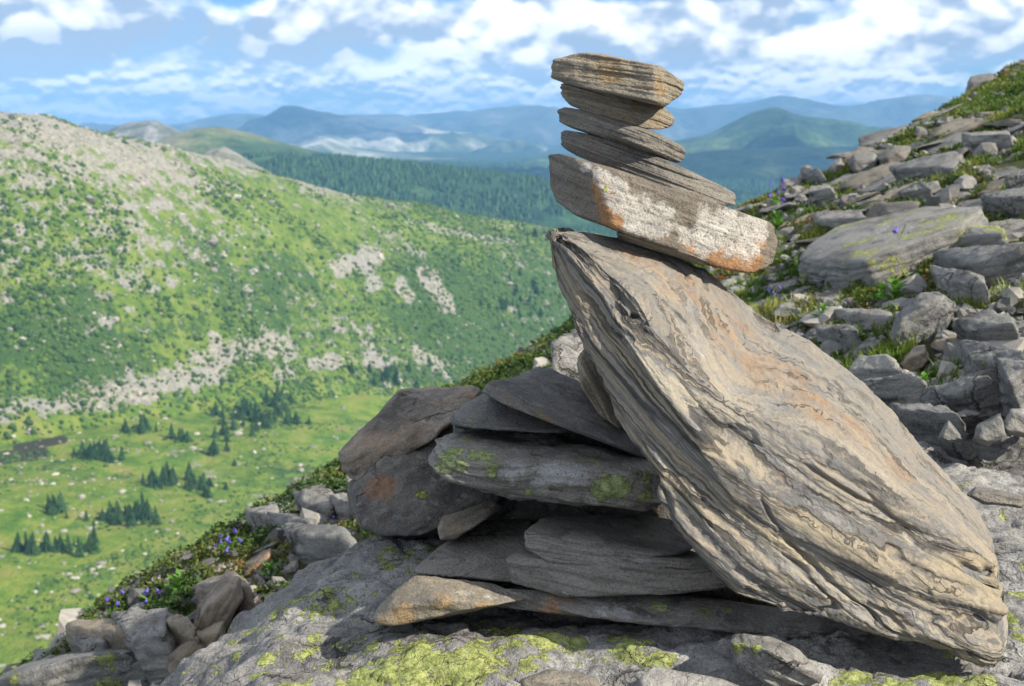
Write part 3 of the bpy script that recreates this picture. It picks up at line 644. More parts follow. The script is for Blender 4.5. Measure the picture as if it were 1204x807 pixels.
scr = N.math('ADD', N.attr('scrub'), N.math('MULTIPLY', N.math('SUBTRACT', sn, .5), 1.3))
c = N.mix(N.math('MULTIPLY', N.step(scr, .48, .62), .85), c, N.ramp(sn2, [(.35, (.022, .058, .018)), (.65, (.045, .098, .024))]))
rk = N.math('ADD', N.attr('scree'), N.math('ADD', N.math('MULTIPLY', N.math('SUBTRACT', N.noise(gp, .11, 7., .68), .5), 2.0), N.math('MULTIPLY', N.math('SUBTRACT', sn2, .5), .5)))
rc = N.ramp(N.noise(gp, .35, 6., .7), [(.30, (.12, .115, .105)), (.45, (.23, .22, .19)), (.6, (.33, .31, .26)), (.72, (.44, .41, .34))])
rc = N.mix(N.step(big_, .45, .62), rc, N.mix(.6, rc, (.26, .255, .25)))
c = N.mix(N.math('MULTIPLY', N.step(rk, .50, .60), .95), c, rc)
c = N.mix(N.math('MULTIPLY', N.step(N.math('ADD', N.attr('dark'), N.math('MULTIPLY', N.math('SUBTRACT', sn, .5), .5)), .4, .55), .9), c, (.035, .030, .026))
fw = N.attr('wood')
c = N.mix(fw, c, N.ramp(N.noise(gp, .02, 6., .7), [(.35, (.014, .045, .022)), (.55, (.03, .08, .03)), (.72, (.09, .15, .045))]))
N.set(b.inputs['Base Color'], c)
N.set(b.inputs['Normal'], N.bump(N.math('ADD', sn, N.math('MULTIPLY', sn2, .4)), 3.0, .9))
wood = sstep(1.35, 1.9, tt_)
o = tag(link('ground', mk_mesh('ground', LV, grid_faces(len(yl), len(aa)), {'scree': scree, 'scrub': scrub, 'dark': dark, 'meadow': meadow, 'wood': wood}, True, m_land)), kind='structure')

def near_surface(pts_a, pts_y):
    return np.column_stack([pts_a * pts_y, pts_y, land_z(pts_a, pts_y)])

def merge_copies(name, base_list, pos, scale, rot, mat, col=None, rocks=False, smooth=True):
    """one mesh from many little copies (cover nobody could count)"""
    vs_, fs_, cs_ = [], [], []; off = 0
    pick = rng.integers(0, len(base_list), len(pos))
    for k, (bv, bf) in enumerate(base_list):
        idx = np.where(pick == k)[0]
        if not len(idx): continue
        ca, sa = np.cos(rot[idx])[:, None], np.sin(rot[idx])[:, None]
        s = scale[idx]; s = s if s.ndim == 2 else np.repeat(s[:, None], 3, 1)
        X = bv[None, :, 0] * s[:, :1]; Y = bv[None, :, 1] * s[:, 1:2]; Zz = bv[None, :, 2] * s[:, 2:3]
        v = np.stack([X * ca - Y * sa, X * sa + Y * ca, Zz], -1) + pos[idx][:, None, :]
        nb_ = len(bv)
        f = (bf[None] + (np.arange(len(idx)) * nb_)[:, None, None]).reshape(-1, bf.shape[1]) + off
        off += len(idx) * nb_
        vs_.append(v.reshape(-1, 3)); fs_.append(f); cs_.append(np.repeat(rng.random(len(idx)) if col is None else col[idx], nb_))
    return mk_mesh(name, np.concatenate(vs_), np.concatenate(fs_), {'tone': np.concatenate(cs_)}, smooth, mat)

def lump(seed, n=1, sq=.8, rough=.35):
    v, f = ico(n); r = np.random.default_rng(seed)
    v = v * (1 + rough * fbm(v * 1.7 + seed * 3.1, 3))[:, None]; v = v * np.array([1, r.uniform(.7, 1), sq]); return v, f

def tone_mat(name, stops, rough=.8, noise=None, trans=0.):
    m, nt, b = newmat(name); N = NB(nt)
    c = N.ramp(N.attr('tone'), stops)
    if noise:
        g = N.noise(N.n('ShaderNodeNewGeometry').outputs['Position'], noise, 5., .65)
        c = N.mix(.55, c, N.ramp(g, [(.3, .35), (.7, 1.0)]), 'MULTIPLY')
    N.set(b.inputs['Base Color'], c); b.inputs['Roughness'].default_value = rough
    if trans:
        b.inputs['Transmission Weight'].default_value = 0
        t = N.n('ShaderNodeBsdfTranslucent'); N.set(t.inputs[0], c); mx = N.n('ShaderNodeMixShader'); mx.inputs[0].default_value = trans
        nt.links.new(b.outputs[0], mx.inputs[1]); nt.links.new(t.outputs[0], mx.inputs[2])
        nt.links.new(mx.outputs[0], [x for x in nt.nodes if x.type == 'OUTPUT_MATERIAL'][0].inputs[0])
    return m

# scrub and boulders of the opposite slope
n = 85000
a_ = rng.uniform(-.46, .12, n); px_ = 602 + F * a_
df1 = np.interp(px_, F_PX, F_D); dr1 = np.interp(px_, R_PX, R_D)
t_ = rng.uniform(-1.9, 1.05, n); y_ = df1 + (dr1 - df1) * t_
p_ = near_surface(a_, y_)
ok = p_[:, 1] > 300; p_ = p_[ok]; t_ = t_[ok]
qq = p_ * np.array([1, 1, 0.])
PX, PY, DD = to_px(p_)
up = sstep(330, 60, PX) * sstep(420, 150, PY)
dn = .02 + .75 * sstep(-.12, .30, fbm(qq * .013 + 31, 4)) + .3 * sstep(.75, .2, t_) * (t_ > 0) + .3 * sstep(350, 560, PX) * (t_ > 0) - .5 * up - .45 * (t_ < -.02)
keep = rng.random(len(p_)) < np.clip(dn, .0, 1)
sp = p_[keep]; k = len(sp)
m_scrub = tone_mat('scrub_leaves', [(0, (.026, .062, .018)), (.5, (.045, .100, .022)), (.85, (.085, .150, .028)), (1, (.11, .18, .03))], noise=.8)
sc = rng.uniform(.7, 1.0, k) * np.exp(np.clip(rng.normal(0, .42, k), -1, .8)) * 1.15 * (.5 + .5 * sstep(-.5, 0., (sp[:, 1] - np.interp(602 + F * sp[:, 0] / sp[:, 1], F_PX, F_D)) / 150.))
tag(link('scrub', merge_copies('scrub', [lump(s, 1, .75) for s in range(5)], sp, sc, rng.uniform(0, 6.28, k), m_scrub)), 'dark green scrub scattered over the opposite mountainside', 'scrub', kind='stuff')
rk_ = rng.random(len(p_)) < np.clip(.06 + .16 * up + .30 * fbm(qq * .03 + 11, 4) - .16 * (t_ < 0) + .08 * (t_ > .6), .02, .5)
rp = p_[rk_]; k = len(rp)
m_boul = tone_mat('pale_boulders', [(0, (.20, .19, .17)), (.6, (.34, .32, .27)), (1, (.50, .47, .40))], noise=1.2)
sc = rng.uniform(.5, 1.0, (k, 3)) * np.exp(rng.normal(0, .5, k))[:, None] * .95; sc[:, 2] *= .7
tag(link('boulder_field', merge_copies('boulder_field', [lump(s + 20, 1, .8, .5) for s in range(5)], rp, sc, rng.uniform(0, 6.28, k), m_boul, smooth=False)), 'pale boulders and scree strewn over the opposite mountainside', 'boulders', kind='stuff')

# single conifers in the valley and at the foot of the slope
m_fir = tone_mat('conifer_needles', [(0, (.020, .060, .024)), (1, (.045, .105, .036))], noise=2.0)
m_bark = tone_mat('conifer_bark', [(0, (.10, .07, .05)), (1, (.10, .07, .05))])
def fir_mesh(seed):
    r = np.random.default_rng(seed); v = []; f = []
    for L in range(9):
        z0 = .10 + .86 * L / 9; rad = (.25 * (1 - L / 9.6)) * r.uniform(.85, 1.15); k = 11; b = len(v)
        v.append((r.normal(0, .01), r.normal(0, .01), z0 + .20))
        for j in range(k * 2):
            th = math.pi * j / k + r.uniform(-.1, .1); rr = rad * (1.0 if j % 2 else .5) * r.uniform(.75, 1.15)
            v.append((rr * math.cos(th), rr * math.sin(th), z0 - (.045 if j % 2 else -.02) + r.uniform(-.02, .02)))
        for j in range(k * 2): f.append((b, b + 1 + j, b + 1 + (j + 1) % (2 * k)))
    return np.array(v), np.array(f)
firs = []
for s in range(9):
    v, f = fir_mesh(s + 50); v[:, :2] += np.outer(np.clip(v[:, 2], 0, 1), rng.normal(0, .04, 2)); v[:, :2] *= rng.uniform(.7, 1.5); me = mk_mesh('conifer_crown', v, f, {'tone': np.full(len(v), .1 + .11 * s)}, False, m_fir)
    tv = np.array([(.02 * math.cos(t) * (1 - .8 * h), .02 * math.sin(t) * (1 - .8 * h), h * 1.0 - .05) for h in (0, 1) for t in np.linspace(0, 6.283, 7)[:-1]])
    tm = mk_mesh('conifer_trunk', tv, grid_faces(2, 6, True), {'tone': np.zeros(len(tv))}, True, m_bark)
    firs.append((me, tm))
clumps = [  # centre px, spread px, count, label
    (302, 487, 44, 11, 26, 'dark conifer in the big clump at the foot of the scree slope'),
    (270, 512, 16, 18, 9, 'dark conifer in the clump reaching down into the meadow below the big clump'),
    (330, 470, 12, 22, 12, 'dark conifer on the steep upper end of the big clump'),
    (168, 499, 18, 4, 8, 'conifer in the small row just under the grey scree tongue'),
    (118, 530, 30, 5, 15, 'conifer in the loose row crossing the meadow right of the dark patch'),
    (215, 510, 10, 3, 4, 'conifer in the tiny stand high on the meadow'),
    (192, 563, 14, 5, 9, 'conifer in the compact stand in the middle of the meadow'),
    (242, 567, 24, 8, 14, 'conifer in the stand on the meadow edge above the near brow'),
    (65, 597, 12, 4, 6, 'conifer in the pair of small stands at the left of the meadow'),
    (145, 604, 34, 6, 20, 'conifer in the longest row across the lower meadow'),
    (45, 640, 30, 5, 7, 'scattered conifer low on the meadow near the left edge'),
    (92, 640, 22, 6, 8, 'scattered conifer low on the meadow below the longest row'),
    (455, 435, 40, 14, 16, 'conifer among scrub low on the slope behind the brow'),
    (600, 345, 40, 22, 20, 'conifer in the dark patch on the slope just left of the tilted slab'),
    (620, 268, 36, 5, 14, 'tiny conifer standing on the crest of the opposite ridge'),
]
def land_hit(px, py):
    r = ray(px, py); ys_ = np.linspace(300, 1400, 800); a = r[0] / r[1]
    z_ = land_z(np.full(800, a), ys_) - r[2] / r[1] * ys_
    i = np.argmax(z_ > 0)
    return np.array([a * ys_[i], ys_[i], land_z(np.array([a]), np.array([ys_[i]]))[0]]) if z_[i] > 0 else None
TREES = []
for cx, cy, sx_, sy_, cnt, lab in clumps:
    for _ in range(int(cnt * 1.3)):
        h = land_hit(cx + rng.normal(0, .6) * sx_, cy + 8 + rng.normal(0, .6) * sy_)
        if h is None: continue
        kk = rng.integers(9); o = link('conifer', firs[kk][0], None, h - np.array([0, 0, .3]))
        hh = rng.uniform(3.0, 9.0) * (1.0 if cy > 300 else .85); ww = hh * rng.uniform(1.0, 1.7); o.scale = (ww, ww, hh); o.rotation_euler = (0, 0, rng.uniform(0, 6))
        tag(o, lab, 'tree', 'conifers in the far valley'); TREES.append(h)
        link('trunk', firs[kk][1], o)

tp = np.array(TREES); tp = np.repeat(tp, 5, 0) + rng.normal(0, 1, (len(tp) * 5, 3)) * np.array([5., 7., 0]); tp[:, 2] = land_z(tp[:, 0] / tp[:, 1], tp[:, 1]) - .2
kb = len(tp); tag(link('scrub', merge_copies('scrub', [lump(s + 90, 1, .8) for s in range(5)], tp, rng.uniform(.4, .9, kb) * np.exp(np.clip(rng.normal(0, .5, kb), -1, .7)), rng.uniform(0, 6.28, kb), m_scrub)), 'low scrub around the conifer clumps in the valley', 'scrub', kind='stuff')

# forest of the plain beyond: too many to count
n = 120000
a_ = rng.uniform(-.36, .50, n); y_ = 1500 * np.exp(rng.uniform(0, 1.25, n)); p_ = near_surface(a_, y_)
dn = .75 + .8 * fbm(p_ * np.array([1, 1, 0]) * .0035, 3)
keep = (rng.random(n) < dn); p_ = p_[keep]
PX, PY, DD = to_px(p_); k = len(p_)
fv, ff_ = [], []
def cone(seed):
    v, f = fir_mesh(seed); 
    a = np.linspace(0, 6.283, 7)[:-1]
    v = np.concatenate([[[0, 0, 1.]], np.column_stack([.26 * np.cos(a), .26 * np.sin(a), np.full(6, .0)])])
    return v, np.array([[0, 1 + j, 1 + (j + 1) % 6] for j in range(6)])
hh = rng.uniform(12, 24, k); sc = np.column_stack([hh * 1.15, hh * 1.15, hh])
m_for = tone_mat('forest_needles', [(0, (.018, .055, .026)), (.7, (.036, .095, .036)), (1, (.07, .13, .045))])
tag(link('forest', merge_copies('forest', [cone(1)], p_, sc, rng.uniform(0, 6, k), m_for, smooth=False)), 'dark conifer forest filling the plain beyond the ridge', 'forest', kind='stuff')

# hills and ranges farther off
def hill_mat(name, lo, mid, hi, sc, thr=(.4, .55, .68), bump=0.):
    m, nt, b = newmat(name); N = NB(nt)
    gp = N.n('ShaderNodeNewGeometry').outputs['Position']
    c = N.ramp(N.noise(gp, sc, 8., .66), [(thr[0], lo), (thr[1], mid), (thr[2], hi)])
    c = N.mix(.6, c, N.ramp(N.noise(gp, sc * 9, 7., .72), [(.34, .25), (.66, 1.25)]), 'MULTIPLY')
    N.set(b.inputs['Base Color'], c)
    N.set(b.inputs['Normal'], N.bump(N.noise(gp, sc * 3, 6., .65), 10. + bump, .8))
    return m
RV = []
def range_(name, prof, d, depth, zb, mat, nz=8., ns=.004, cols=260, rows=70, power=1.3, skew=.0):
    px = np.linspace(prof[0][0], prof[-1][0], cols); py = np.interp(px, [p[0] for p in prof], [p[1] for p in prof])
    kern = np.ones(5) / 5; py[2:-2] = np.convolve(py, kern, 'valid')
    zr = -(py - HOR) / F * d; s = np.linspace(-1, 1, rows)
    S_, C_ = np.meshgrid(s, np.arange(cols), indexing='ij')
    y = d + depth * S_ + skew * (C_ / cols - .5); x = pxx(px)[C_] * d * (1 + .25 * (y - d) / d)
    g = np.cos(np.pi / 2 * S_) ** power
    q = np.stack([x.ravel(), y.ravel(), x.ravel() * 0], 1)
    r = 1 - 2 * np.abs(fbm(q * ns, 5)); nn = (nz * fbm(q * ns * 2 + 3, 5) + nz * (r - .5)).reshape(S_.shape)
    endf = np.minimum(1, np.minimum(C_, cols - 1 - C_) / (cols * .12)); endf = endf * endf * (3 - 2 * endf)
    z = zb + (zr[C_] - zb) * g * endf + nn * (1 - g ** 6 * .75) * endf
    RV.append(np.stack([x.ravel(), y.ravel(), z.ravel()], 1))
    return tag(link(name, mk_mesh(name, RV[-1], grid_faces(rows, cols), None, True, mat)), kind='structure')
h_rock = hill_mat('grey_crag', (.10, .12, .06), (.24, .235, .21), (.34, .33, .30), .02)
h_olive = hill_mat('olive_dome', (.025, .065, .025), (.07, .115, .035), (.22, .21, .11), .006, (.36, .50, .66))
h_blue = hill_mat('far_fells', (.03, .07, .03), (.14, .17, .09), (.50, .48, .40), .0016, (.40, .50, .62), 40)
h_wood = hill_mat('wooded_hill', (.02, .055, .022), (.06, .12, .035), (.20, .26, .08), .003, bump=20)
h_far = hill_mat('distant_ranges', (.06, .09, .06), (.12, .14, .10), (.25, .25, .22), .0010, bump=60)
range_('hill', [(195, 215), (230, 188), (252, 176), (268, 172), (285, 182), (320, 204), (350, 225)], 1150, 160, -110, h_rock, 3., .02, power=1.)
range_('hill', [(70, 190), (118, 160), (135, 153), (143, 150), (155, 146), (172, 143), (188, 141), (200, 146), (216, 152), (245, 168), (290, 195)], 2700, 300, -170, h_rock, 9., .006)
range_('hill', [(100, 205), (180, 178), (205, 160), (235, 151), (262, 149), (300, 157), (330, 166), (375, 178), (430, 190), (500, 205), (560, 216)], 2300, 520, -180, h_olive, 5., .004, power=1.2)
h_fst = hill_mat('forest_floor', (.014, .045, .022), (.03, .085, .03), (.10, .16, .05), .012, (.36, .54, .68))
range_('hill', [(180, 215), (290, 184), (340, 181), (400, 184), (470, 192), (540, 200), (620, 209), (720, 222), (860, 240), (1000, 262)], 2080, 330, -180, h_fst, 5., .004, cols=400, rows=120, power=1.1)
k = 26000; iv = rng.integers(0, len(RV[-1]), k); p_ = RV[-1][iv] + rng.normal(0, 3.5, (k, 3)) * np.array([1, 1, 0]) - np.array([0, 0, 1.5])
hh = rng.uniform(6, 13, k); keep = fbm(p_ * np.array([1, 1, 0]) * .006 + 70, 3) > -.25; p_ = p_[keep]; hh = hh[keep]; k = len(hh)
tag(link('forest', merge_copies('forest', [cone(1)], p_, np.column_stack([hh * 1.2, hh * 1.2, hh]), rng.uniform(0, 6, k), m_for, smooth=False)), 'dark conifer forest on the long ridge behind the opposite slope', 'forest', kind='stuff')
range_('mountain', [(180, 165), (262, 160), (295, 155), (312, 143), (330, 131), (338, 127), (352, 127), (380, 134), (420, 139), (450, 147), (490, 150), (540, 156), (600, 165), (680, 172)], 8500, 1600, -230, h_blue, 60., .0013)
range_('mountain', [(320, 182), (358, 173), (375, 165), (388, 161), (402, 166), (420, 174), (470, 180), (560, 186), (700, 190)], 6200, 700, -210, h_blue, 14., .002)
range_('mountain', [(560, 192), (700, 184), (760, 172), (800, 163), (835, 158), (858, 146), (875, 135), (892, 129), (906, 127), (922, 132), (945, 138), (985, 143), (1010, 149), (1080, 152), (1160, 165)], 5200, 1300, -215, h_wood, 36., .0022)
range_('mountain', [(560, 215), (640, 200), (720, 189), (790, 180), (850, 176), (930, 173), (1020, 172), (1120, 185)], 3900, 600, -190, h_wood, 16., .004)
range_('mountain', [(-300, 150), (0, 152), (150, 150), (215, 147), (250, 140), (300, 136), (330, 140), (425, 137), (455, 138), (500, 135), (540, 130), (600, 129), (640, 127), (690, 135), (760, 124), (800, 128), (860, 122), (892, 119), (916, 117), (940, 121), (985, 125), (1010, 121), (1050, 117), (1090, 114), (1120, 119), (1204, 124), (1500, 130)], 11000, 1500, -240, h_far, 85., .0009, cols=420)

# clouds that stand above and to the right of the picture; their shadows lie on the far hills
m_cl, nt, b = newmat('cloud_vapour'); b.inputs['Base Color'].default_value = (.85, .86, .88, 1)
def cloud(px, py, d, ground_z, rx, ry, label, alt=1050., seed=1):
    t = P(px, py, d); k = (alt - ground_z) / SUN_DIR[2]; c = np.array([t[0], t[1], ground_z]) + SUN_DIR * k
    v, f = ico(5); v = v * (1 + .35 * fbm(v * 1.6 + seed * 7, 5))[:, None]
    v = v * np.array([rx, ry, 170.]); v[:, 2] = np.maximum(v[:, 2], -40 + 10 * fbm(v * .01, 2))
    tag(link('cloud', mk_mesh('cloud', v, f, None, True, m_cl), None, c), label, 'cloud', kind='structure')
SUN_DIR = np.array([.75, -.30, .58]) / np.linalg.norm([.75, -.30, .58])
cloud(860, 190, 3900, -120, 950, 520, 'cumulus cloud shading the wooded hill', seed=1)
cloud(330, 160, 7900, -80, 900, 700, 'cumulus cloud shading the left face of the blue mountain', 1250., seed=2)
cloud(640, 226, 2900, -160, 420, 170, 'small cumulus cloud shading the forest edge', 900., seed=3)
cloud(1000, 165, 6000, -100, 700, 300, 'cumulus cloud shading the back of the wooded hill', 1200., seed=4)

# the air
bm = bmesh.new(); bmesh.ops.create_cube(bm, size=1)
zlo = min(LV[:, 2].min(), -300) - 1.; zhi = 262.
for v_ in bm.verts: v_.co = ((v_.co.x) * 36000, -120 if v_.co.y < 0 else 13600, zlo if v_.co.z < 0 else zhi)
me = bpy.data.meshes.new('haze'); bm.to_mesh(me); bm.free()
m_hz = bpy.data.materials.new('clear_air'); m_hz.use_nodes = True; nt = m_hz.node_tree; nt.nodes.clear()
out = nt.nodes.new('ShaderNodeOutputMaterial'); pv = nt.nodes.new('ShaderNodeVolumePrincipled'); nt.links.new(pv.outputs[0], out.inputs[1])
pv.inputs['Color'].default_value = (.24, .55, 1.0, 1); pv.inputs['Density'].default_value = 1.1e-4; pv.inputs['Anisotropy'].default_value = 0.0
me.materials.append(m_hz); tag(link('haze', me), kind='stuff')

BLOBS = [(295, 4, 50, 16, -.24), (525, 6, 38, 14, -.24), (735, 2, 46, 11, -.24), (440, 30, 95, 34, .20), (760, 45, 130, 30, .14), (150, 42, 180, 30, .16), (30, 88, 40, 16, .16), (285, 85, 70, 25, .10), (1080, 40, 130, 34, .12), (620, 28, 40, 20, .12)]
GREYS = [(130, 58, 190, 20, .70), (430, 66, 120, 14, .35), (760, 84, 120, 12, .35), (880, 0, 110, 12, .8), (640, 42, 30, 14, .35), (350, 64, 60, 12, .3), (1140, 62, 60, 16, .3), (60, 10, 80, 14, .25)]
SKYTINT = (.50, .72, .98)

# ------------------------------------------------------------------ the near hillside
xs = np.arange(-7.5, 12.5, .045); ys = np.arange(-6, 20.5, .045)
gx, gy = np.meshgrid(xs, ys)
gz = near_z(gx, gy)
v = np.column_stack([gx.ravel(), gy.ravel(), gz.ravel()])
f = grid_faces(len(ys), len(xs))
# keep the sheet under the bedrock
inb = (v[:, 0] > -.7) & (v[:, 0] < 2.3) & (v[:, 1] > .7) & (v[:, 1] < 3.25)
v[inb, 2] = np.minimum(v[inb, 2], -1.02)
f = f[v[f, 2].max(1) > -11]
m_soil, nt, b = newmat('hillside_turf'); N = NB(nt)
gp = N.n('ShaderNodeNewGeometry').outputs['Position']
c = N.ramp(N.noise(gp, 1.6, 8., .68), [(.32, (.022, .020, .015)), (.45, (.042, .048, .018)), (.56, (.060, .075, .022)), (.68, (.10, .075, .04))])
c = N.mix(N.step(N.noise(gp, 4.5, 6., .6), .55, .66), c, N.ramp(N.noise(gp, 30., 4.), [(.35, (.10, .095, .085)), (.65, (.22, .21, .19))]))
N.set(b.inputs['Base Color'], c); N.set(b.inputs['Normal'], N.bump(N.noise(gp, 22., 6., .7), .03, 1.))
tag(link('hillside', mk_mesh('hillside', v, f, None, True, m_soil)), kind='structure')

footprints = []
def ground_rock(label, Z, pts, h, mat, seed, res=5, cat='rock', name='slab', sink=.07, lean=0., **kw):
    q = zp(Z or (1, 0, 0), *[p[:2] for p in pts]); cy = np.mean([p[1] for p in q]); cx = np.mean([p[0] for p in q])
    _, dc = ground_at(cx, cy, h); n = np.array([-.35, 0, 1]); n /= np.linalg.norm(n)
    out = []; R = np.random.default_rng(seed)
    for x, y in q:
        yy = y - (h / dc * F * .8 if y > cy else 0)
        T, d = ground_at(x, yy, h)
        T = T + n * R.normal(0, .012)
        out += [T, T - n * (h + sink) + np.array([R.normal(0, .02), R.normal(0, .02), 0])]
    out = np.array(out); c_ = out.mean(0)
    footprints.append((c_[0], c_[1], .42 * np.ptp(out[:, 0]), (.42 * np.ptp(out[:, 1]))))
    kw.setdefault('p', 90); kw.setdefault('chips', 6); kw.setdefault('chip', .84)
    return stone(name, label, cat, out, mat, res=res, strat=[-.35, R.normal(0, .08), 1], along=[1, R.normal(0, .2), .35], seed=seed, amp=.009, fq=13, ledge=.009, lfq=36, fine=.003, **kw)
def ground_boulder(label, Z, pts, thick, mat, seed, res=5, name='boulder', **kw):
    q = zp(Z, *[p[:2] for p in pts]); by = max(p[1] for p in q); bx = np.mean([p[0] for p in q])
    _, d = ground_at(bx, by - 4)
    o = outline([(x, y + (6 if y > by - 8 else 0)) for x, y in q], d, thick, bulge=.3, lift=6)
    footprints.append((o[:, 0].mean(), o[:, 1].mean(), .4 * np.ptp(o[:, 0]), .4 * np.ptp(o[:, 1])))
    kw.setdefault('p', 90); kw.setdefault('chips', 6); kw.setdefault('chip', .80)
    return stone(name, label, 'rock', o, mat, res=res, seed=seed, amp=.009, fq=13, ledge=.005, lfq=44, fine=.003, **kw)

ground_rock('large flat slab spotted with yellow-green lichen on the grassy right slope', Z5, [(265, 775), (330, 690), (400, 622), (560, 560), (720, 500), (900, 505), (915, 522), (830, 592), (640, 705), (500, 805), (380, 800)], .13, m_plaq, 101, res=6, p=40)
ground_rock('long grey slab with dark end sloping up towards the crest', Z5, [(580, 432), (640, 372), (820, 320), (838, 338), (800, 372), (700, 402), (600, 445)], .11, m_cool, 102)
ground_rock('pale grey slab high in the grass near the crest', Z5, [(835, 312), (900, 255), (1000, 243), (1012, 268), (930, 298), (870, 325)], .10, m_grey, 103)
ground_boulder('dark boulder standing on the skyline of the right slope', Z5, [(850, 104), (865, 76), (950, 60), (968, 72), (930, 100), (862, 114)], .7, m_cool, 104)
ground_boulder('dark shadowed block among broken rocks below the crest', Z5, [(548, 350), (600, 315), (662, 318), (640, 365), (560, 390)], .4, m_dark, 105)
ground_boulder('grey cleft block left of the dark shadowed block', Z5, [(438, 368), (460, 340), (530, 338), (548, 352), (540, 402), (478, 410)], .4, m_cool, 106)
ground_boulder('small pale block on the brow above the cairn shoulder', Z5, [(255, 420), (290, 386), (310, 385), (305, 412), (265, 425)], .3, m_grey, 107)
ground_rock('flat grey stone behind the small pale block on the brow', Z5, [(270, 425), (320, 398), (362, 404), (340, 432), (280, 442)], .10, m_cool, 108)
ground_boulder('pale rounded rock on the brow just right of the crusted stone', Z5, [(195, 455), (215, 430), (275, 428), (290, 452), (280, 482), (215, 482)], .4, m_grey, 109)
ground_rock('pale flat stone below the brow rocks', Z5, [(298, 468), (345, 445), (388, 455), (372, 480), (310, 494)], .10, m_grey, 110)
ground_rock('pale tapered slab just above the lichen-spotted slab', Z5, [(308, 590), (400, 540), (480, 530), (507, 552), (450, 592), (330, 615)], .10, m_grey, 111)
ground_rock('thin grey slab in the grass between the long grey slab and the lichen-spotted slab', Z5, [(610, 495), (680, 442), (732, 440), (700, 482), (630, 507)], .08, m_cool, 112)
ground_rock('grey slab cut by the right edge of the picture below the crest grass', Z5, [(988, 435), (1030, 408), (1075, 395), (1085, 465), (1000, 478)], .10, m_cool, 113)
ground_rock('broken grey slab upslope of the lichen-spotted slab', Z5, [(888, 545), (960, 492), (1060, 478), (1075, 520), (950, 555)], .12, m_cool, 114)
ground_rock('grey slab with flecks of lichen lying right of the lichen-spotted slab', Z5, [(745, 665), (830, 602), (960, 578), (1000, 602), (920, 645), (800, 692)], .10, m_plaq, 115)
ground_rock('big split grey slab at the right edge above the rounded boulder', Z5, [(718, 765), (880, 702), (1000, 680), (1075, 662), (1075, 750), (900, 790)], .13, m_cool, 116)
ground_boulder('bluish rounded boulder in the middle of the right slope', Z6, [(450, 272), (468, 195), (540, 132), (600, 125), (652, 152), (650, 225), (612, 275), (520, 308), (460, 302)], .26, m_cool, 117, res=6, p=30, chips=3, chip=.92)
ground_rock('flat grey slab leaning over the bluish boulder', Z6, [(568, 112), (600, 62), (740, 60), (757, 92), (690, 142), (600, 122)], .12, m_grey, 118)
ground_boulder('block with a bright yellow-green lichen face beside the bluish boulder', Z6, [(645, 262), (645, 202), (690, 195), (702, 232), (655, 268)], .25, m_grey, 119, spots={'lichen': zp(Z6, (668, 225, 14, 1.))})
ground_rock('thin tilted slab right of the yellow-green lichen block', Z6, [(638, 285), (700, 232), (830, 195), (838, 218), (760, 262), (660, 300)], .10, m_cool, 120)
ground_rock('long flat slab under low green plants at the right edge', Z6, [(658, 350), (700, 320), (870, 312), (900, 345), (780, 368), (680, 375)], .10, m_cool, 121)
ground_boulder('small brown pointed stone in front of the bluish boulder', Z6, [(478, 345), (520, 300), (562, 290), (572, 332), (540, 372), (488, 374)], .22, m_tan, 122)
ground_rock('flat pale slab at the sunlit edge of the tilted slab', Z6, [(300, 355), (380, 335), (460, 330), (485, 352), (440, 402), (340, 392)], .09, m_grey, 123)
ground_rock('broad grey slab below the small brown pointed stone', Z6, [(340, 398), (400, 382), (500, 372), (562, 388), (530, 455), (400, 465)], .09, m_grey, 124)
ground_rock('narrow slab in the grass below the lichen-spotted slab', Z6, [(218, 208), (300, 180), (442, 165), (452, 188), (380, 212), (260, 224)], .07, m_grey, 125)
ground_rock('grey stone beside the narrow slab close to the tilted slab', Z6, [(208, 280), (330, 230), (355, 252), (290, 292), (220, 298)], .08, m_cool, 126)
ground_boulder('grey cracked block in the hollow between slab and bluish boulder', Z6, [(300, 338), (340, 282), (420, 270), (442, 312), (400, 345)], .3, m_cool, 127)
ground_boulder('dark low stone at the back edge of the flat bedrock', Z6, [(538, 500), (560, 458), (602, 448), (625, 480), (600, 505)], .25, m_cool, 128)
ground_rock('tilted dark slab at the right edge above the flat bedrock', Z6, [(785, 450), (820, 390), (900, 335), (900, 470), (800, 475)], .12, m_cool, 129)
ground_boulder('grey stone under green leaves at the right edge', Z6, [(690, 470), (720, 420), (780, 405), (790, 450), (760, 480)], .25, m_cool, 130)
def on_bed(label, Z, pts, d, thick, mat, seed, **kw):
    o = outline(zp(Z, *pts), d, thick, bulge=.3, lift=4)
    footprints.append((o[:, 0].mean(), o[:, 1].mean(), .4 * np.ptp(o[:, 0]), .4 * np.ptp(o[:, 1])))
    return stone('loose_stone', label, 'stone', o, mat, res=5, seed=seed, p=40, chips=8, chip=.88, amp=.006, fq=9, ledge=.002, **kw)
on_bed('dark triangular stone on the flat bedrock right of the tilted slab', Z6, [(598, 588), (615, 545), (632, 524), (680, 585), (640, 596)], 2.85, .16, m_cool, 131)
on_bed('grey squarish rock on the flat bedrock beside the dark triangular stone', Z6, [(708, 590), (722, 545), (800, 505), (815, 570), (760, 604)], 2.85, .26, m_cool, 132)
on_bed('pale lichened rock on the flat bedrock cut by the right edge', Z6, [(795, 548), (830, 490), (880, 486), (900, 540), (890, 580), (815, 568)], 2.92, .26, m_grey, 133)
on_bed('small cream stone at the back of the flat bedrock', Z6, [(563, 524), (570, 506), (598, 498), (606, 522), (585, 530)], 3.15, .10, m_buff, 134)
on_bed('thin flake of grey stone on the flat bedrock behind the squarish rock', Z6, [(655, 508), (690, 498), (735, 506), (715, 514), (670, 514)], 3.15, .12, m_cool, 135)
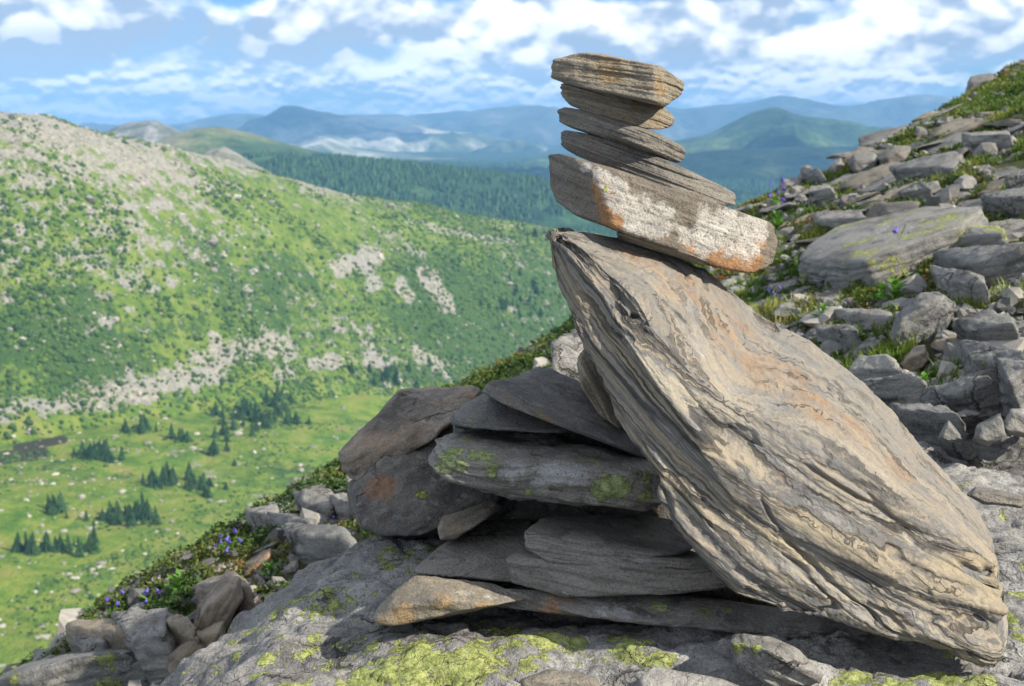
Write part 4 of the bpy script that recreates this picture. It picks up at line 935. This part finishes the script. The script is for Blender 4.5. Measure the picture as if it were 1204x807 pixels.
on_bed('dark wedge of stone in the shade at the foot of the tilted slab', Z6, [(690, 760), (720, 742), (800, 752), (872, 770), (860, 800), (740, 790)], 2.22, .14, m_dark, 136)

ground_rock('flat dark stone at the back edge of the bedrock below the green leafy plant', None, [(1075, 477), (1090, 455), (1150, 449), (1172, 468), (1120, 484)], .06, m_cool, 137)
ground_rock('flat grey stone in the hollow behind the flat bedrock', None, [(1120, 455), (1135, 436), (1180, 432), (1196, 450), (1150, 462)], .06, m_grey, 138)

ground_rock('low grey rock closing the gap behind the flat bedrock beside the tilted slab', None, [(1042, 500), (1058, 478), (1108, 470), (1132, 488), (1092, 506)], .10, m_cool, 139, sink=.2)

# left-hand side below the outcrop
ground_boulder('big blue-grey rock with a pale streaked top in the bottom left corner', Z7, [(-30, 790), (60, 745), (230, 702), (320, 690), (450, 666), (492, 702), (506, 765), (500, 830), (-30, 830)], .5, m_cool, 141, res=6, spots={'lichen': zp(Z7, (320, 730, 20, .8), (320, 790, 20, .8), (20, 778, 14, .8))})
ground_boulder('tan pointed block beside the bellflowers on the left slope', Z7, [(733, 470), (760, 425), (832, 380), (857, 432), (820, 475), (760, 505)], .3, m_tan, 142, spots={'rust': zp(Z7, (790, 440, 40, .6))})
ground_rock('dark tilted slab under the tan pointed block', Z7, [(598, 510), (640, 475), (720, 440), (772, 502), (690, 585), (600, 575)], .10, m_bould, 143)
ground_boulder('pale stone in the rusty turf at the left brow', Z7, [(520, 455), (560, 410), (612, 398), (602, 440), (540, 472)], .25, m_grey, 144)
ground_rock('tan stained slab in the gully left of the outcrop', Z7, [(438, 668), (500, 602), (582, 590), (602, 622), (520, 692), (478, 705)], .14, m_tan, 145)
ground_boulder('brown cracked rock against the left foot of the outcrop', Z7, [(505, 715), (580, 652), (692, 598), (695, 682), (610, 765), (510, 775)], .4, m_tan, 146)
ground_boulder('grey rock between the tan block and the outcrop', Z7, [(680, 548), (770, 498), (770, 562), (700, 605)], .3, m_grey, 147)
ground_rock('pale flat slab on the brow left of the pile', Z7, [(898, 275), (930, 242), (1022, 235), (1022, 262), (940, 284)], .10, m_grey, 148)
ground_rock('grey slab against the dark boulder at the left of the pile', Z7, [(1008, 295), (1070, 247), (1095, 252), (1085, 288), (1020, 304)], .10, m_grey, 149)
ground_rock('low grey slab in shade below the pale brow slabs', Z7, [(868, 390), (960, 360), (1060, 320), (1090, 345), (960, 432), (880, 430)], .12, m_cool, 150)
ground_rock('rust-edged slab running down to the bottom left corner', Z7, [(190, 690), (300, 640), (430, 612), (470, 640), (330, 690), (200, 720)], .12, m_tan, 151)
ground_boulder('dark rough rock below the brown cracked rock at the bottom', Z7, [(500, 775), (560, 740), (640, 730), (640, 800), (520, 820)], .3, m_dark, 152)

ground_boulder('tall brownish rock between the rubble gully and the outcrop edge', Z7, [(596, 640), (610, 560), (690, 470), (735, 470), (745, 540), (690, 640), (640, 690)], .30, m_bould, 153)
ground_rock('pale grey slab along the foot of the heath at the lower left', Z7, [(330, 690), (400, 650), (500, 640), (520, 690), (420, 720)], .14, m_grey, 154)
ground_boulder('small tan rock between the blue-grey corner rock and the outcrop', Z7, [(505, 700), (540, 640), (590, 640), (600, 690), (560, 720)], .25, m_tan, 155)
ground_rock('flat grey rock in the turf above the corner rock', Z7, [(190, 700), (250, 672), (320, 668), (330, 690), (240, 712)], .10, m_grey, 156)
ground_rock('pale slab in the heath above the rubble gully', Z7, [(745, 320), (790, 290), (850, 285), (860, 310), (800, 340)], .09, m_grey, 157)
ground_rock('grey slab in the heath right of the rubble gully', Z7, [(820, 345), (880, 310), (960, 305), (965, 335), (880, 365)], .09, m_cool, 158)

# loose stones, many of a kind
proto = []
for s, mt in ((1, m_grey), (2, m_cool), (3, m_tan), (4, m_cool), (5, m_grey), (6, m_dark)):
    R = np.random.default_rng(s + 400); pts = R.normal(size=(14, 3)) * np.array([1, .8, .42 if s % 3 == 0 else .22]); pts /= np.abs(pts).max()
    proto.append(stone_mesh('loose_stone', pts * .5, mt, res=4, p=90, chips=6, chip=.78, amp=.03, fq=5, ledge=.015, lfq=18, seed=s, base=np.zeros(3))[0])
def free(x, y, r=0.):
    for (cx, cy, rx, ry) in footprints:
        if ((x - cx) / (rx + r)) ** 2 + ((y - cy) / (ry + r)) ** 2 < 1: return False
    return True
def on_outcrop(x, y): return -.62 < x < 2.4 and .6 < y < 3.42
def scatter_stones(n, boxes, smin, smax, label, group, flat=False, over=False):
    c = 0; tries = 0
    while c < n and tries < n * 60:
        tries += 1
        x0, y0, x1, y1 = boxes[rng.integers(len(boxes))]
        g, d = ground_at(rng.uniform(x0, x1), rng.uniform(y0, y1))
        x, y = g[0], g[1]
        s = rng.uniform(smin, smax) * min(1.6, .6 + d / 9)
        if on_outcrop(x, y) or (not over and not free(x, y, s * (.1 if flat else .3))): continue
        z = float(near_z(x, y))
        o = link('loose_stone', proto[rng.integers(len(proto))], None, (x, y, z + s * .02)); o.scale = (s, s * rng.uniform(.7, 1), s * (rng.uniform(.35, .6) if flat else rng.uniform(.5, .9)))
        o.rotation_euler = (rng.uniform(-.16, .16), -.33 + rng.uniform(-.16, .16), rng.uniform(0, 6.28)); o.rotation_mode = 'ZXY'
        tag(o, label, 'stone', group); footprints.append((x, y, s * .3, s * .3)); c += 1
        if over: o.location.z += rng.uniform(-.01, .05)
scatter_stones(42, [(905, 280, 1000, 420), (960, 340, 1100, 480), (1080, 340, 1204, 470), (880, 225, 960, 300)], .10, .24, 'loose grey stone on the slope around the bluish boulder', 'loose stones low on the right slope')
scatter_stones(36, [(900, 180, 1060, 270), (960, 140, 1120, 220), (1080, 180, 1204, 330)], .14, .42, 'loose grey stone among grass on the upper right slope', 'loose stones high on the right slope')
scatter_stones(30, [(270, 590, 330, 660), (280, 600, 320, 640), (330, 580, 420, 660)], .07, .16, 'stone in the dark rubble gully left of the outcrop', 'stones of the rubble gully')
scatter_stones(20, [(90, 680, 270, 770), (200, 640, 300, 700)], .10, .22, 'loose stone beside the rocks at the lower left', 'loose stones at the lower left')

scatter_stones(84, [(905, 160, 1060, 260), (960, 130, 1204, 330), (880, 225, 1204, 470)], .28, .55, 'flat grey slab bedded in the turf of the right slope', 'flat slabs bedded in the right slope', flat=True)
scatter_stones(56, [(90, 660, 300, 800), (200, 600, 330, 720), (300, 580, 420, 680)], .05, .12, 'small broken stone in the rock band left of the outcrop', 'small broken stones left of the outcrop', over=True)

# gravel
n = 28000
y_ = 2.6 * np.exp(rng.uniform(0, 1.6, n)); x_ = rng.uniform(-.5, .8, n) * y_
ok = np.array([not on_outcrop(a, b_) for a, b_ in zip(x_, y_)]) & (y_ < np.interp(x_, EX, EY) + .3) & (fbm(np.column_stack([x_, y_, x_ * 0]) * 1.3 + 40, 3) > -.18)
x_, y_ = x_[ok], y_[ok]; k = len(x_); p_ = np.column_stack([x_, y_, near_z(x_, y_) + .004])
m_grav = tone_mat('gravel_stone', [(0, (.10, .10, .10)), (.6, (.24, .235, .22)), (1, (.36, .34, .30))], noise=30.)
sc = rng.uniform(.5, 1., (k, 3)) * (.022 * np.exp(rng.normal(0, .55, k)))[:, None]
tag(link('gravel', merge_copies('gravel', [lump(s + 70, 2, .7, .6) for s in range(4)], p_, sc, rng.uniform(0, 6.28, k), m_grav, smooth=False)), 'small broken stone between the rocks', 'gravel', kind='stuff')

# grass
def blades(n_tuft, per, hmin, hmax, sel, seed, wid=.0032):
    R = np.random.default_rng(seed)
    y = 2.7 * np.exp(R.uniform(0, 1.95, n_tuft * 4)); x = R.uniform(-.55, .82, len(y)) * y
    e = np.interp(x, EX, EY); ok = (y < e + .5) & ~((x > -.62) & (x < 2.4) & (y < 3.42)) & sel(x, y, R)
    x, y = x[ok][:n_tuft], y[ok][:n_tuft]
    fr = np.array([free(a, b_, .0) for a, b_ in zip(x, y)]); x, y = x[fr], y[fr]
    k = len(x); tone_t = np.clip(.45 + .5 * fbm(np.column_stack([x, y, x * 0]) * 1.1, 3) + R.normal(0, .12, k), 0, 1)
    sz = R.uniform(.6, 1.2, k)
    X = np.repeat(x, per) + R.normal(0, .022, k * per); Y = np.repeat(y, per) + R.normal(0, .022, k * per)
    Zb = near_z(X, Y) - .005; H = np.repeat(sz, per) * R.uniform(hmin, hmax, k * per)
    th = R.uniform(0, 6.283, k * per); ln = R.uniform(.1, .75, k * per) * H
    dx, dy = np.cos(th) * ln, np.sin(th) * ln; ax, ay = -np.sin(th), np.cos(th); W = wid * R.uniform(.7, 1.5, k * per) * (.7 + .12 * Y)
    V = np.zeros((k * per, 5, 3))
    for j, (t, ww) in enumerate(((0, 1), (0, -1), (.55, -.8), (.55, .8), (1, 0))):
        V[:, j, 0] = X + dx * t * t + ax * W * ww; V[:, j, 1] = Y + dy * t * t + ay * W * ww; V[:, j, 2] = Zb + H * t * (1 - .18 * t)
    b_ = np.arange(k * per)[:, None] * 5
    F4 = np.concatenate([np.stack([b_[:, 0], b_[:, 0] + 1, b_[:, 0] + 2], 1), np.stack([b_[:, 0], b_[:, 0] + 2, b_[:, 0] + 3], 1), np.stack([b_[:, 0] + 3, b_[:, 0] + 2, b_[:, 0] + 4], 1)])
    tn = np.repeat(np.clip(np.repeat(tone_t, per) + R.normal(0, .10, k * per), 0, 1), 5)
    return V.reshape(-1, 3), F4, tn
m_grass = tone_mat('grass_blades', [(0, (.05, .11, .014)), (.4, (.10, .175, .020)), (.7, (.18, .215, .035)), (1, (.32, .28, .10))], rough=.6, trans=.3)
sel_grass = lambda x, y, R: (fbm(np.column_stack([x, y, x * 0]) * .9 + 12, 3) + .25 * sstep(6, 10, y) + R.normal(0, .12, len(x)) > -.10) & (x > .3)
V_, F_, T_ = blades(21000, 16, .02, .075, sel_grass, 5, .0026)
tag(link('grass', mk_mesh('grass', V_, F_, {'tone': T_}, True, m_grass)), 'short alpine grass growing between the rocks', 'grass', kind='stuff')
sel_left = lambda x, y, R: (x < .8) & (R.random(len(x)) < .5)
V_, F_, T_ = blades(1500, 10, .03, .07, sel_left, 6)
tag(link('grass', mk_mesh('grass', V_, F_, {'tone': T_}, True, m_grass)), 'sparse grass along the left brow', 'grass', kind='stuff')

# low leafy cover (bilberry, dwarf birch): leaves in the thousands
def leaves(n, sel, size, hgt, seed, clump=8.):
    R = np.random.default_rng(seed)
    y = 2.5 * np.exp(R.uniform(0, 2.0, n * 4)); x = R.uniform(-.62, .82, len(y)) * y
    e = np.interp(x, EX, EY); ok = (y < e + 1.1) & ~((x > -.60) & (x < 2.4) & (y < 3.42)) & sel(x, y, R)
    x, y = x[ok][:n], y[ok][:n]
    fr = np.array([free(a, b_, -.02) for a, b_ in zip(x, y)]); x, y = x[fr], y[fr]; k = len(x)
    q = np.column_stack([x, y, x * 0])
    top = hgt * np.clip(.55 + .7 * fbm(q * clump, 2), .15, 1.4)
    z = near_z(x, y) + R.random(k) ** .6 * top
    S = size * R.uniform(.6, 1.4, k) * (.75 + .09 * y)
    n_ = R.normal(size=(k, 3)); n_[:, 2] = np.abs(n_[:, 2]) + .5; n_ /= np.linalg.norm(n_, axis=1)[:, None]
    a = np.cross(n_, R.normal(size=(k, 3))); a /= np.linalg.norm(a, axis=1)[:, None]; b_ = np.cross(n_, a)
    c = np.column_stack([x, y, z]); S = S[:, None]
    V = np.stack([c - a * S, c + b_ * S * .5 + n_ * S * .12, c + a * S, c - b_ * S * .5 + n_ * S * .12], 1)
    F4 = np.arange(k * 4).reshape(k, 4)
    tn = np.clip(.40 + .55 * fbm(q * 1.4 + 60, 3) + R.normal(0, .13, k), 0, 1)
    return V.reshape(-1, 3), F4, np.repeat(tn, 4)
m_leaf = tone_mat('low_leaves', [(0, (.022, .060, .010)), (.32, (.045, .095, .014)), (.52, (.085, .125, .024)), (.72, (.145, .135, .04)), (.88, (.17, .085, .03)), (1, (.15, .045, .022))], rough=.5, trans=.25)
sel_r = lambda x, y, R: (fbm(np.column_stack([x, y, x * 0]) * 1.1 + 52, 3) + .2 * sstep(6, 11, y) + R.normal(0, .10, len(x)) > -.02) & (x > .2)
V_, F_, T_ = leaves(160000, sel_r, .010, .06, 15)
tag(link('ground_cover', mk_mesh('ground_cover', V_, F_, {'tone': T_}, True, m_leaf)), 'low green plants filling gaps between rocks on the right slope', 'ground cover', kind='stuff')
sel_l = lambda x, y, R: (x < 1.0) & (y > np.interp(x, EX, EY) - 1.5 - .5 * (x > -.8) + .7 * perlin(np.column_stack([x, y, x * 0]) * 1.3)) 
V_, F_, T_ = leaves(230000, sel_l, .0085, .075, 16)
tag(link('ground_cover', mk_mesh('ground_cover', V_, F_, {'tone': T_}, True, m_leaf)), 'leafy heath with rusty patches along the left brow', 'ground cover', kind='stuff')

# bellflowers
m_bell = tone_mat('violet_petals', [(0, (.09, .07, .36)), (1, (.16, .12, .48))], rough=.5, trans=.2)
m_stem = tone_mat('plant_stem', [(0, (.06, .12, .02)), (1, (.09, .16, .03))])
m_lf2 = tone_mat('fresh_leaf', [(0, (.05, .16, .015)), (1, (.11, .24, .03))], rough=.5, trans=.3)
def bell_mesh(seed):
    R = np.random.default_rng(seed); v = []; nr_, nc_ = 6, 20
    for i in range(nr_):
        t = i / (nr_ - 1)
        for j in range(nc_):
            th = 2 * math.pi * j / nc_; lobe = math.cos(5 * th) * t ** 3
            r = (.25 + .55 * t ** .7 + .25 * t ** 4) * (1 + .14 * lobe); v.append((r * math.cos(th) * .5, r * math.sin(th) * .5, -1.1 * t - .12 * lobe))
    return mk_mesh('bloom', np.array(v), grid_faces(nr_, nc_, True), {'tone': np.full(len(v), R.random())}, True, m_bell)
bells = [bell_mesh(s) for s in range(3)]
def stem_mesh(h, bend, r=.0016):
    v = []; n_ = 8
    for i in range(n_):
        t = i / (n_ - 1)
        for j in range(5): v.append((bend * t * t + r * (1.3 - .6 * t) * math.cos(j * 1.2566), r * (1.3 - .6 * t) * math.sin(j * 1.2566), h * t))
    return mk_mesh('stem', np.array(v), grid_faces(n_, 5, True), {'tone': np.full(len(v), .5)}, True, m_stem)
def leaf_mesh():
    v = []; nl = 7
    for i in range(nl):
        t = i / (nl - 1); w_ = .26 * math.sin(math.pi * min(1, t * .97 + .03)) ** .8
        for s in (-1, 0, 1): v.append((t, s * w_, .35 * t - .35 * t * t + abs(s) * .06))
    return mk_mesh('leaf', np.array(v), grid_faces(nl, 3), {'tone': np.full(len(v), .6)}, True, m_lf2)
lfm = leaf_mesh()
def flower(px, py, label, nb_=4, size=1.0, group=None):
    g, d = ground_at(px, py + 10); x, y = g[0], g[1]; z = float(near_z(x, y))
    r = bpy.data.objects.new('bellflower', None); COL.objects.link(r); r.location = (x, y, z); r.empty_display_size = .05
    tag(r, label, 'flower', group)
    H = .10 * size
    sm = stem_mesh(H * 1.15, .02); link('stem', sm, r).scale = (1.6, 1.6, 1)
    for k in range(nb_):
        t = .95 - .14 * k; th = k * 2.2 + px
        o = link('bloom', bells[k % 3], r, (.02 * t * t + .020 * size * math.cos(th), .020 * size * math.sin(th), H * t + .02)); s = .016 * size * rng.uniform(.85, 1.15)
        o.scale = (s, s, s); o.rotation_euler = (.7 * math.sin(th), -.7 * math.cos(th), 0)
    for k in range(4):
        o = link('leaf', lfm, r, (0, 0, .01 + .015 * k)); s = .035 * size; o.scale = (s, s, s); o.rotation_euler = (0, -.5, k * 1.7 + px)
for a in [(1053, 306, 'violet bellflower in front of the lichen-spotted slab on the right slope', 8, 1.5), (912, 236, 'violet bellflower on the brow just above the crusted stone end', 6, 1.9), (905, 352, 'small violet bellflower beside the sunlit edge of the tilted slab', 3, .8),
          (272, 662, 'violet bellflower in the cluster nearest the tan pointed block', 5, 1.), (260, 666, 'violet bellflower just left of the cluster by the tan pointed block', 4, .9), (174, 718, 'violet bellflower beside the rust-edged slab', 4, .9), (133, 726, 'violet bellflower lowest in the turf at the left', 4, .95),
          (320, 572, 'deep blue bellflower on the brow above the rubble gully', 3, .7), (388, 618, 'deep blue bellflower beside the grey slab by the dark boulder', 3, .6), (337, 638, 'deep blue bellflower in the shade below the brow slabs', 3, .6),]:
    flower(*a[:2], a[2], a[3], a[4], 'violet bellflowers')
def leafy(px, py, label, n_=14, size=.10):
    g, d = ground_at(px, py + 8); x, y = g[0], g[1]; z = float(near_z(x, y))
    r = bpy.data.objects.new('leafy_plant', None); COL.objects.link(r); r.location = (x, y, z); r.empty_display_size = .05
    tag(r, label, 'plant')
    link('stem', stem_mesh(size * 1.1, .01, .002), r)
    for k in range(n_):
        o = link('leaf', lfm, r, (.006 * math.cos(k), .006 * math.sin(k), size * (.1 + .85 * k / n_))); s = size * rng.uniform(.55, .85) * (1.1 - .5 * k / n_); o.scale = (s, s, s)
        o.rotation_euler = (rng.normal(0, .2), -.3 - .5 * k / n_, k * 2.4)
leafy(914, 262, 'bright green leafy plant beside the crusted stone end', 18, .12)
leafy(1052, 350, 'bright green bushy plant below the lichen-spotted slab', 18, .11)
leafy(1036, 348, 'green leafy plant left of the bushy plant under the lichen-spotted slab', 14, .09)
leafy(966, 382, 'leafy green plant close to the lit edge of the tilted slab', 14, .08)
leafy(1084, 462, 'green leafy plant at the back of the flat bedrock', 14, .07)
leafy(212, 706, 'fresh green leafy plant among the rocks at the lower left', 16, .08)
leafy(318, 680, 'fresh green leafy plant right of the tan pointed block', 14, .06)

# ------------------------------------------------------------------ light, camera, render
w = bpy.data.worlds.new('World'); SC.world = w; w.use_nodes = True
nt = w.node_tree; nt.nodes.clear(); N = NB(nt)
SUN = np.array([.75, -.30, .58]); SUN /= np.linalg.norm(SUN)
sky = N.n('ShaderNodeTexSky', sky_type='NISHITA'); sky.sun_disc = False
sky.sun_elevation = math.asin(SUN[2]); sky.sun_rotation = math.atan2(SUN[0], SUN[1]); sky.altitude = 1500; sky.air_density = 1.0; sky.dust_density = .6; sky.ozone_density = 2.0
D = N.n('ShaderNodeTexCoord').outputs['Generated']
sx = N.n('ShaderNodeSeparateXYZ'); N.set(sx.inputs[0], D)
az = N.math('ARCTAN2', sx.outputs[0], sx.outputs[1]); el = N.math('MAXIMUM', sx.outputs[2], 0.0)
upw = N.step(el, .022, .062)
def cvec(fx, fy, dz, oy):
    c = N.n('ShaderNodeCombineXYZ'); N.set(c.inputs[0], N.math('MULTIPLY', az, fx)); N.set(c.inputs[1], N.math('MULTIPLY', N.math('ADD', el, oy), fy)); c.inputs[2].default_value = dz
    return c.outputs[0]
def mixf(a, b_):
    return N.math('ADD', N.math('MULTIPLY', a, N.math('SUBTRACT', 1.0, upw)), N.math('MULTIPLY', b_, upw))
def puffy(vec, det, ro):
    n1 = N.noise(vec, 1., det, ro)
    wv = N.vmath('ADD', vec, N.vmath('SCALE', N.noise(vec, 2.5, 3., .55, col=True), .35))
    n1 = N.math('ADD', n1, N.math('MULTIPLY', N.math('SUBTRACT', .42, N.voro(wv, 2.1)), .20))
    return N.math('ADD', n1, N.math('MULTIPLY', N.math('SUBTRACT', .42, N.voro(wv, 5.3)), .09))
def dens(k, det, ro):
    return mixf(puffy(cvec(16., 33., 3.3, .0040 * k), det, ro), puffy(cvec(7., 11., 7.7, .014 * k), det, ro))
def blob(px, py, rx, ry, amp):
    a0 = math.atan((px - 602) / F); e0 = (HOR - py) / F
    dx = N.math('DIVIDE', N.math('SUBTRACT', az, a0), rx / F); dy = N.math('DIVIDE', N.math('SUBTRACT', el, e0), ry / F)
    r2 = N.math('ADD', N.math('MULTIPLY', dx, dx), N.math('MULTIPLY', dy, dy))
    return N.math('MULTIPLY', N.math('EXPONENT', N.math('MULTIPLY', r2, -1.0)), amp)
d0 = dens(0.0, 9., .57); d1 = dens(.5, 9., .57); s0 = dens(-.1, 4., .5); s1 = dens(1.0, 4., .5)
bias = None
for bl in BLOBS:
    x = blob(*bl); bias = x if bias is None else N.math('ADD', bias, x)
dd = N.math('ADD', d0, bias) if bias is not None else d0
cov = N.math('MAXIMUM', N.step(dd, .395, .47), N.math('MULTIPLY', N.step(dd, .26, .44), .70))
lit = N.math('ADD', .50, N.math('ADD', N.math('MULTIPLY', N.math('SUBTRACT', s0, s1), 5.0), N.math('MULTIPLY', N.math('SUBTRACT', d0, d1), 2.2)), clamp=True)
lit = N.step(lit, .05, .95)
thin = N.step(dd, .72, .50)
lit = N.math('MULTIPLY', lit, 1.0)
gb = None
for bl in GREYS:
    x = blob(*bl); gb = x if gb is None else N.math('ADD', gb, x)
if gb is not None: lit = N.math('SUBTRACT', lit, gb, clamp=True)
lown = N.step(el, .0, .075)
white = N.mix(lown, (8.6, 9.2, 9.8), (10.8, 10.7, 10.5)); grey = N.mix(lown, (3.8, 5.4, 7.4), (3.3, 4.1, 5.3))
cc = N.mix(lit, grey, white)
skc = N.mix(1.0, sky.outputs[0], SKYTINT, 'MULTIPLY')
cl = N.mix(N.math('MULTIPLY', cov, .93), skc, cc)
bg = N.n('ShaderNodeBackground'); bg.inputs[1].default_value = .085; N.set(bg.inputs[0], cl)
wo = N.n('ShaderNodeOutputWorld'); nt.links.new(bg.outputs[0], wo.inputs[0])

sl = bpy.data.lights.new('sun', 'SUN'); sl.energy = 4.9; sl.angle = math.radians(.5); sl.color = (1, .91, .77)
so = bpy.data.objects.new('sun', sl); COL.objects.link(so); so.location = (8, -4, 8)
so.rotation_euler = Vector(-SUN).to_track_quat('-Z', 'Y').to_euler()

cam = bpy.data.cameras.new('camera'); co_ = bpy.data.objects.new('camera', cam); COL.objects.link(co_)
cam.sensor_width = 36; cam.lens = 36 * F / 1204; cam.clip_start = .05; cam.clip_end = 60000
co_.rotation_euler = (math.pi / 2 - TH, 0, 0)
cam.dof.use_dof = True; cam.dof.focus_distance = 2.02; cam.dof.aperture_fstop = 9.0
SC.camera = co_
vs = SC.view_settings; vs.view_transform = 'Standard'; vs.look = 'None'; vs.exposure = .80; vs.gamma = 1
SC.cycles.use_denoising = True
SC.cycles.max_bounces = 6; SC.cycles.diffuse_bounces = 3; SC.cycles.glossy_bounces = 2; SC.cycles.transparent_max_bounces = 8
SC.cycles.volume_bounces = 0
SC.cycles.sample_clamp_indirect = 8
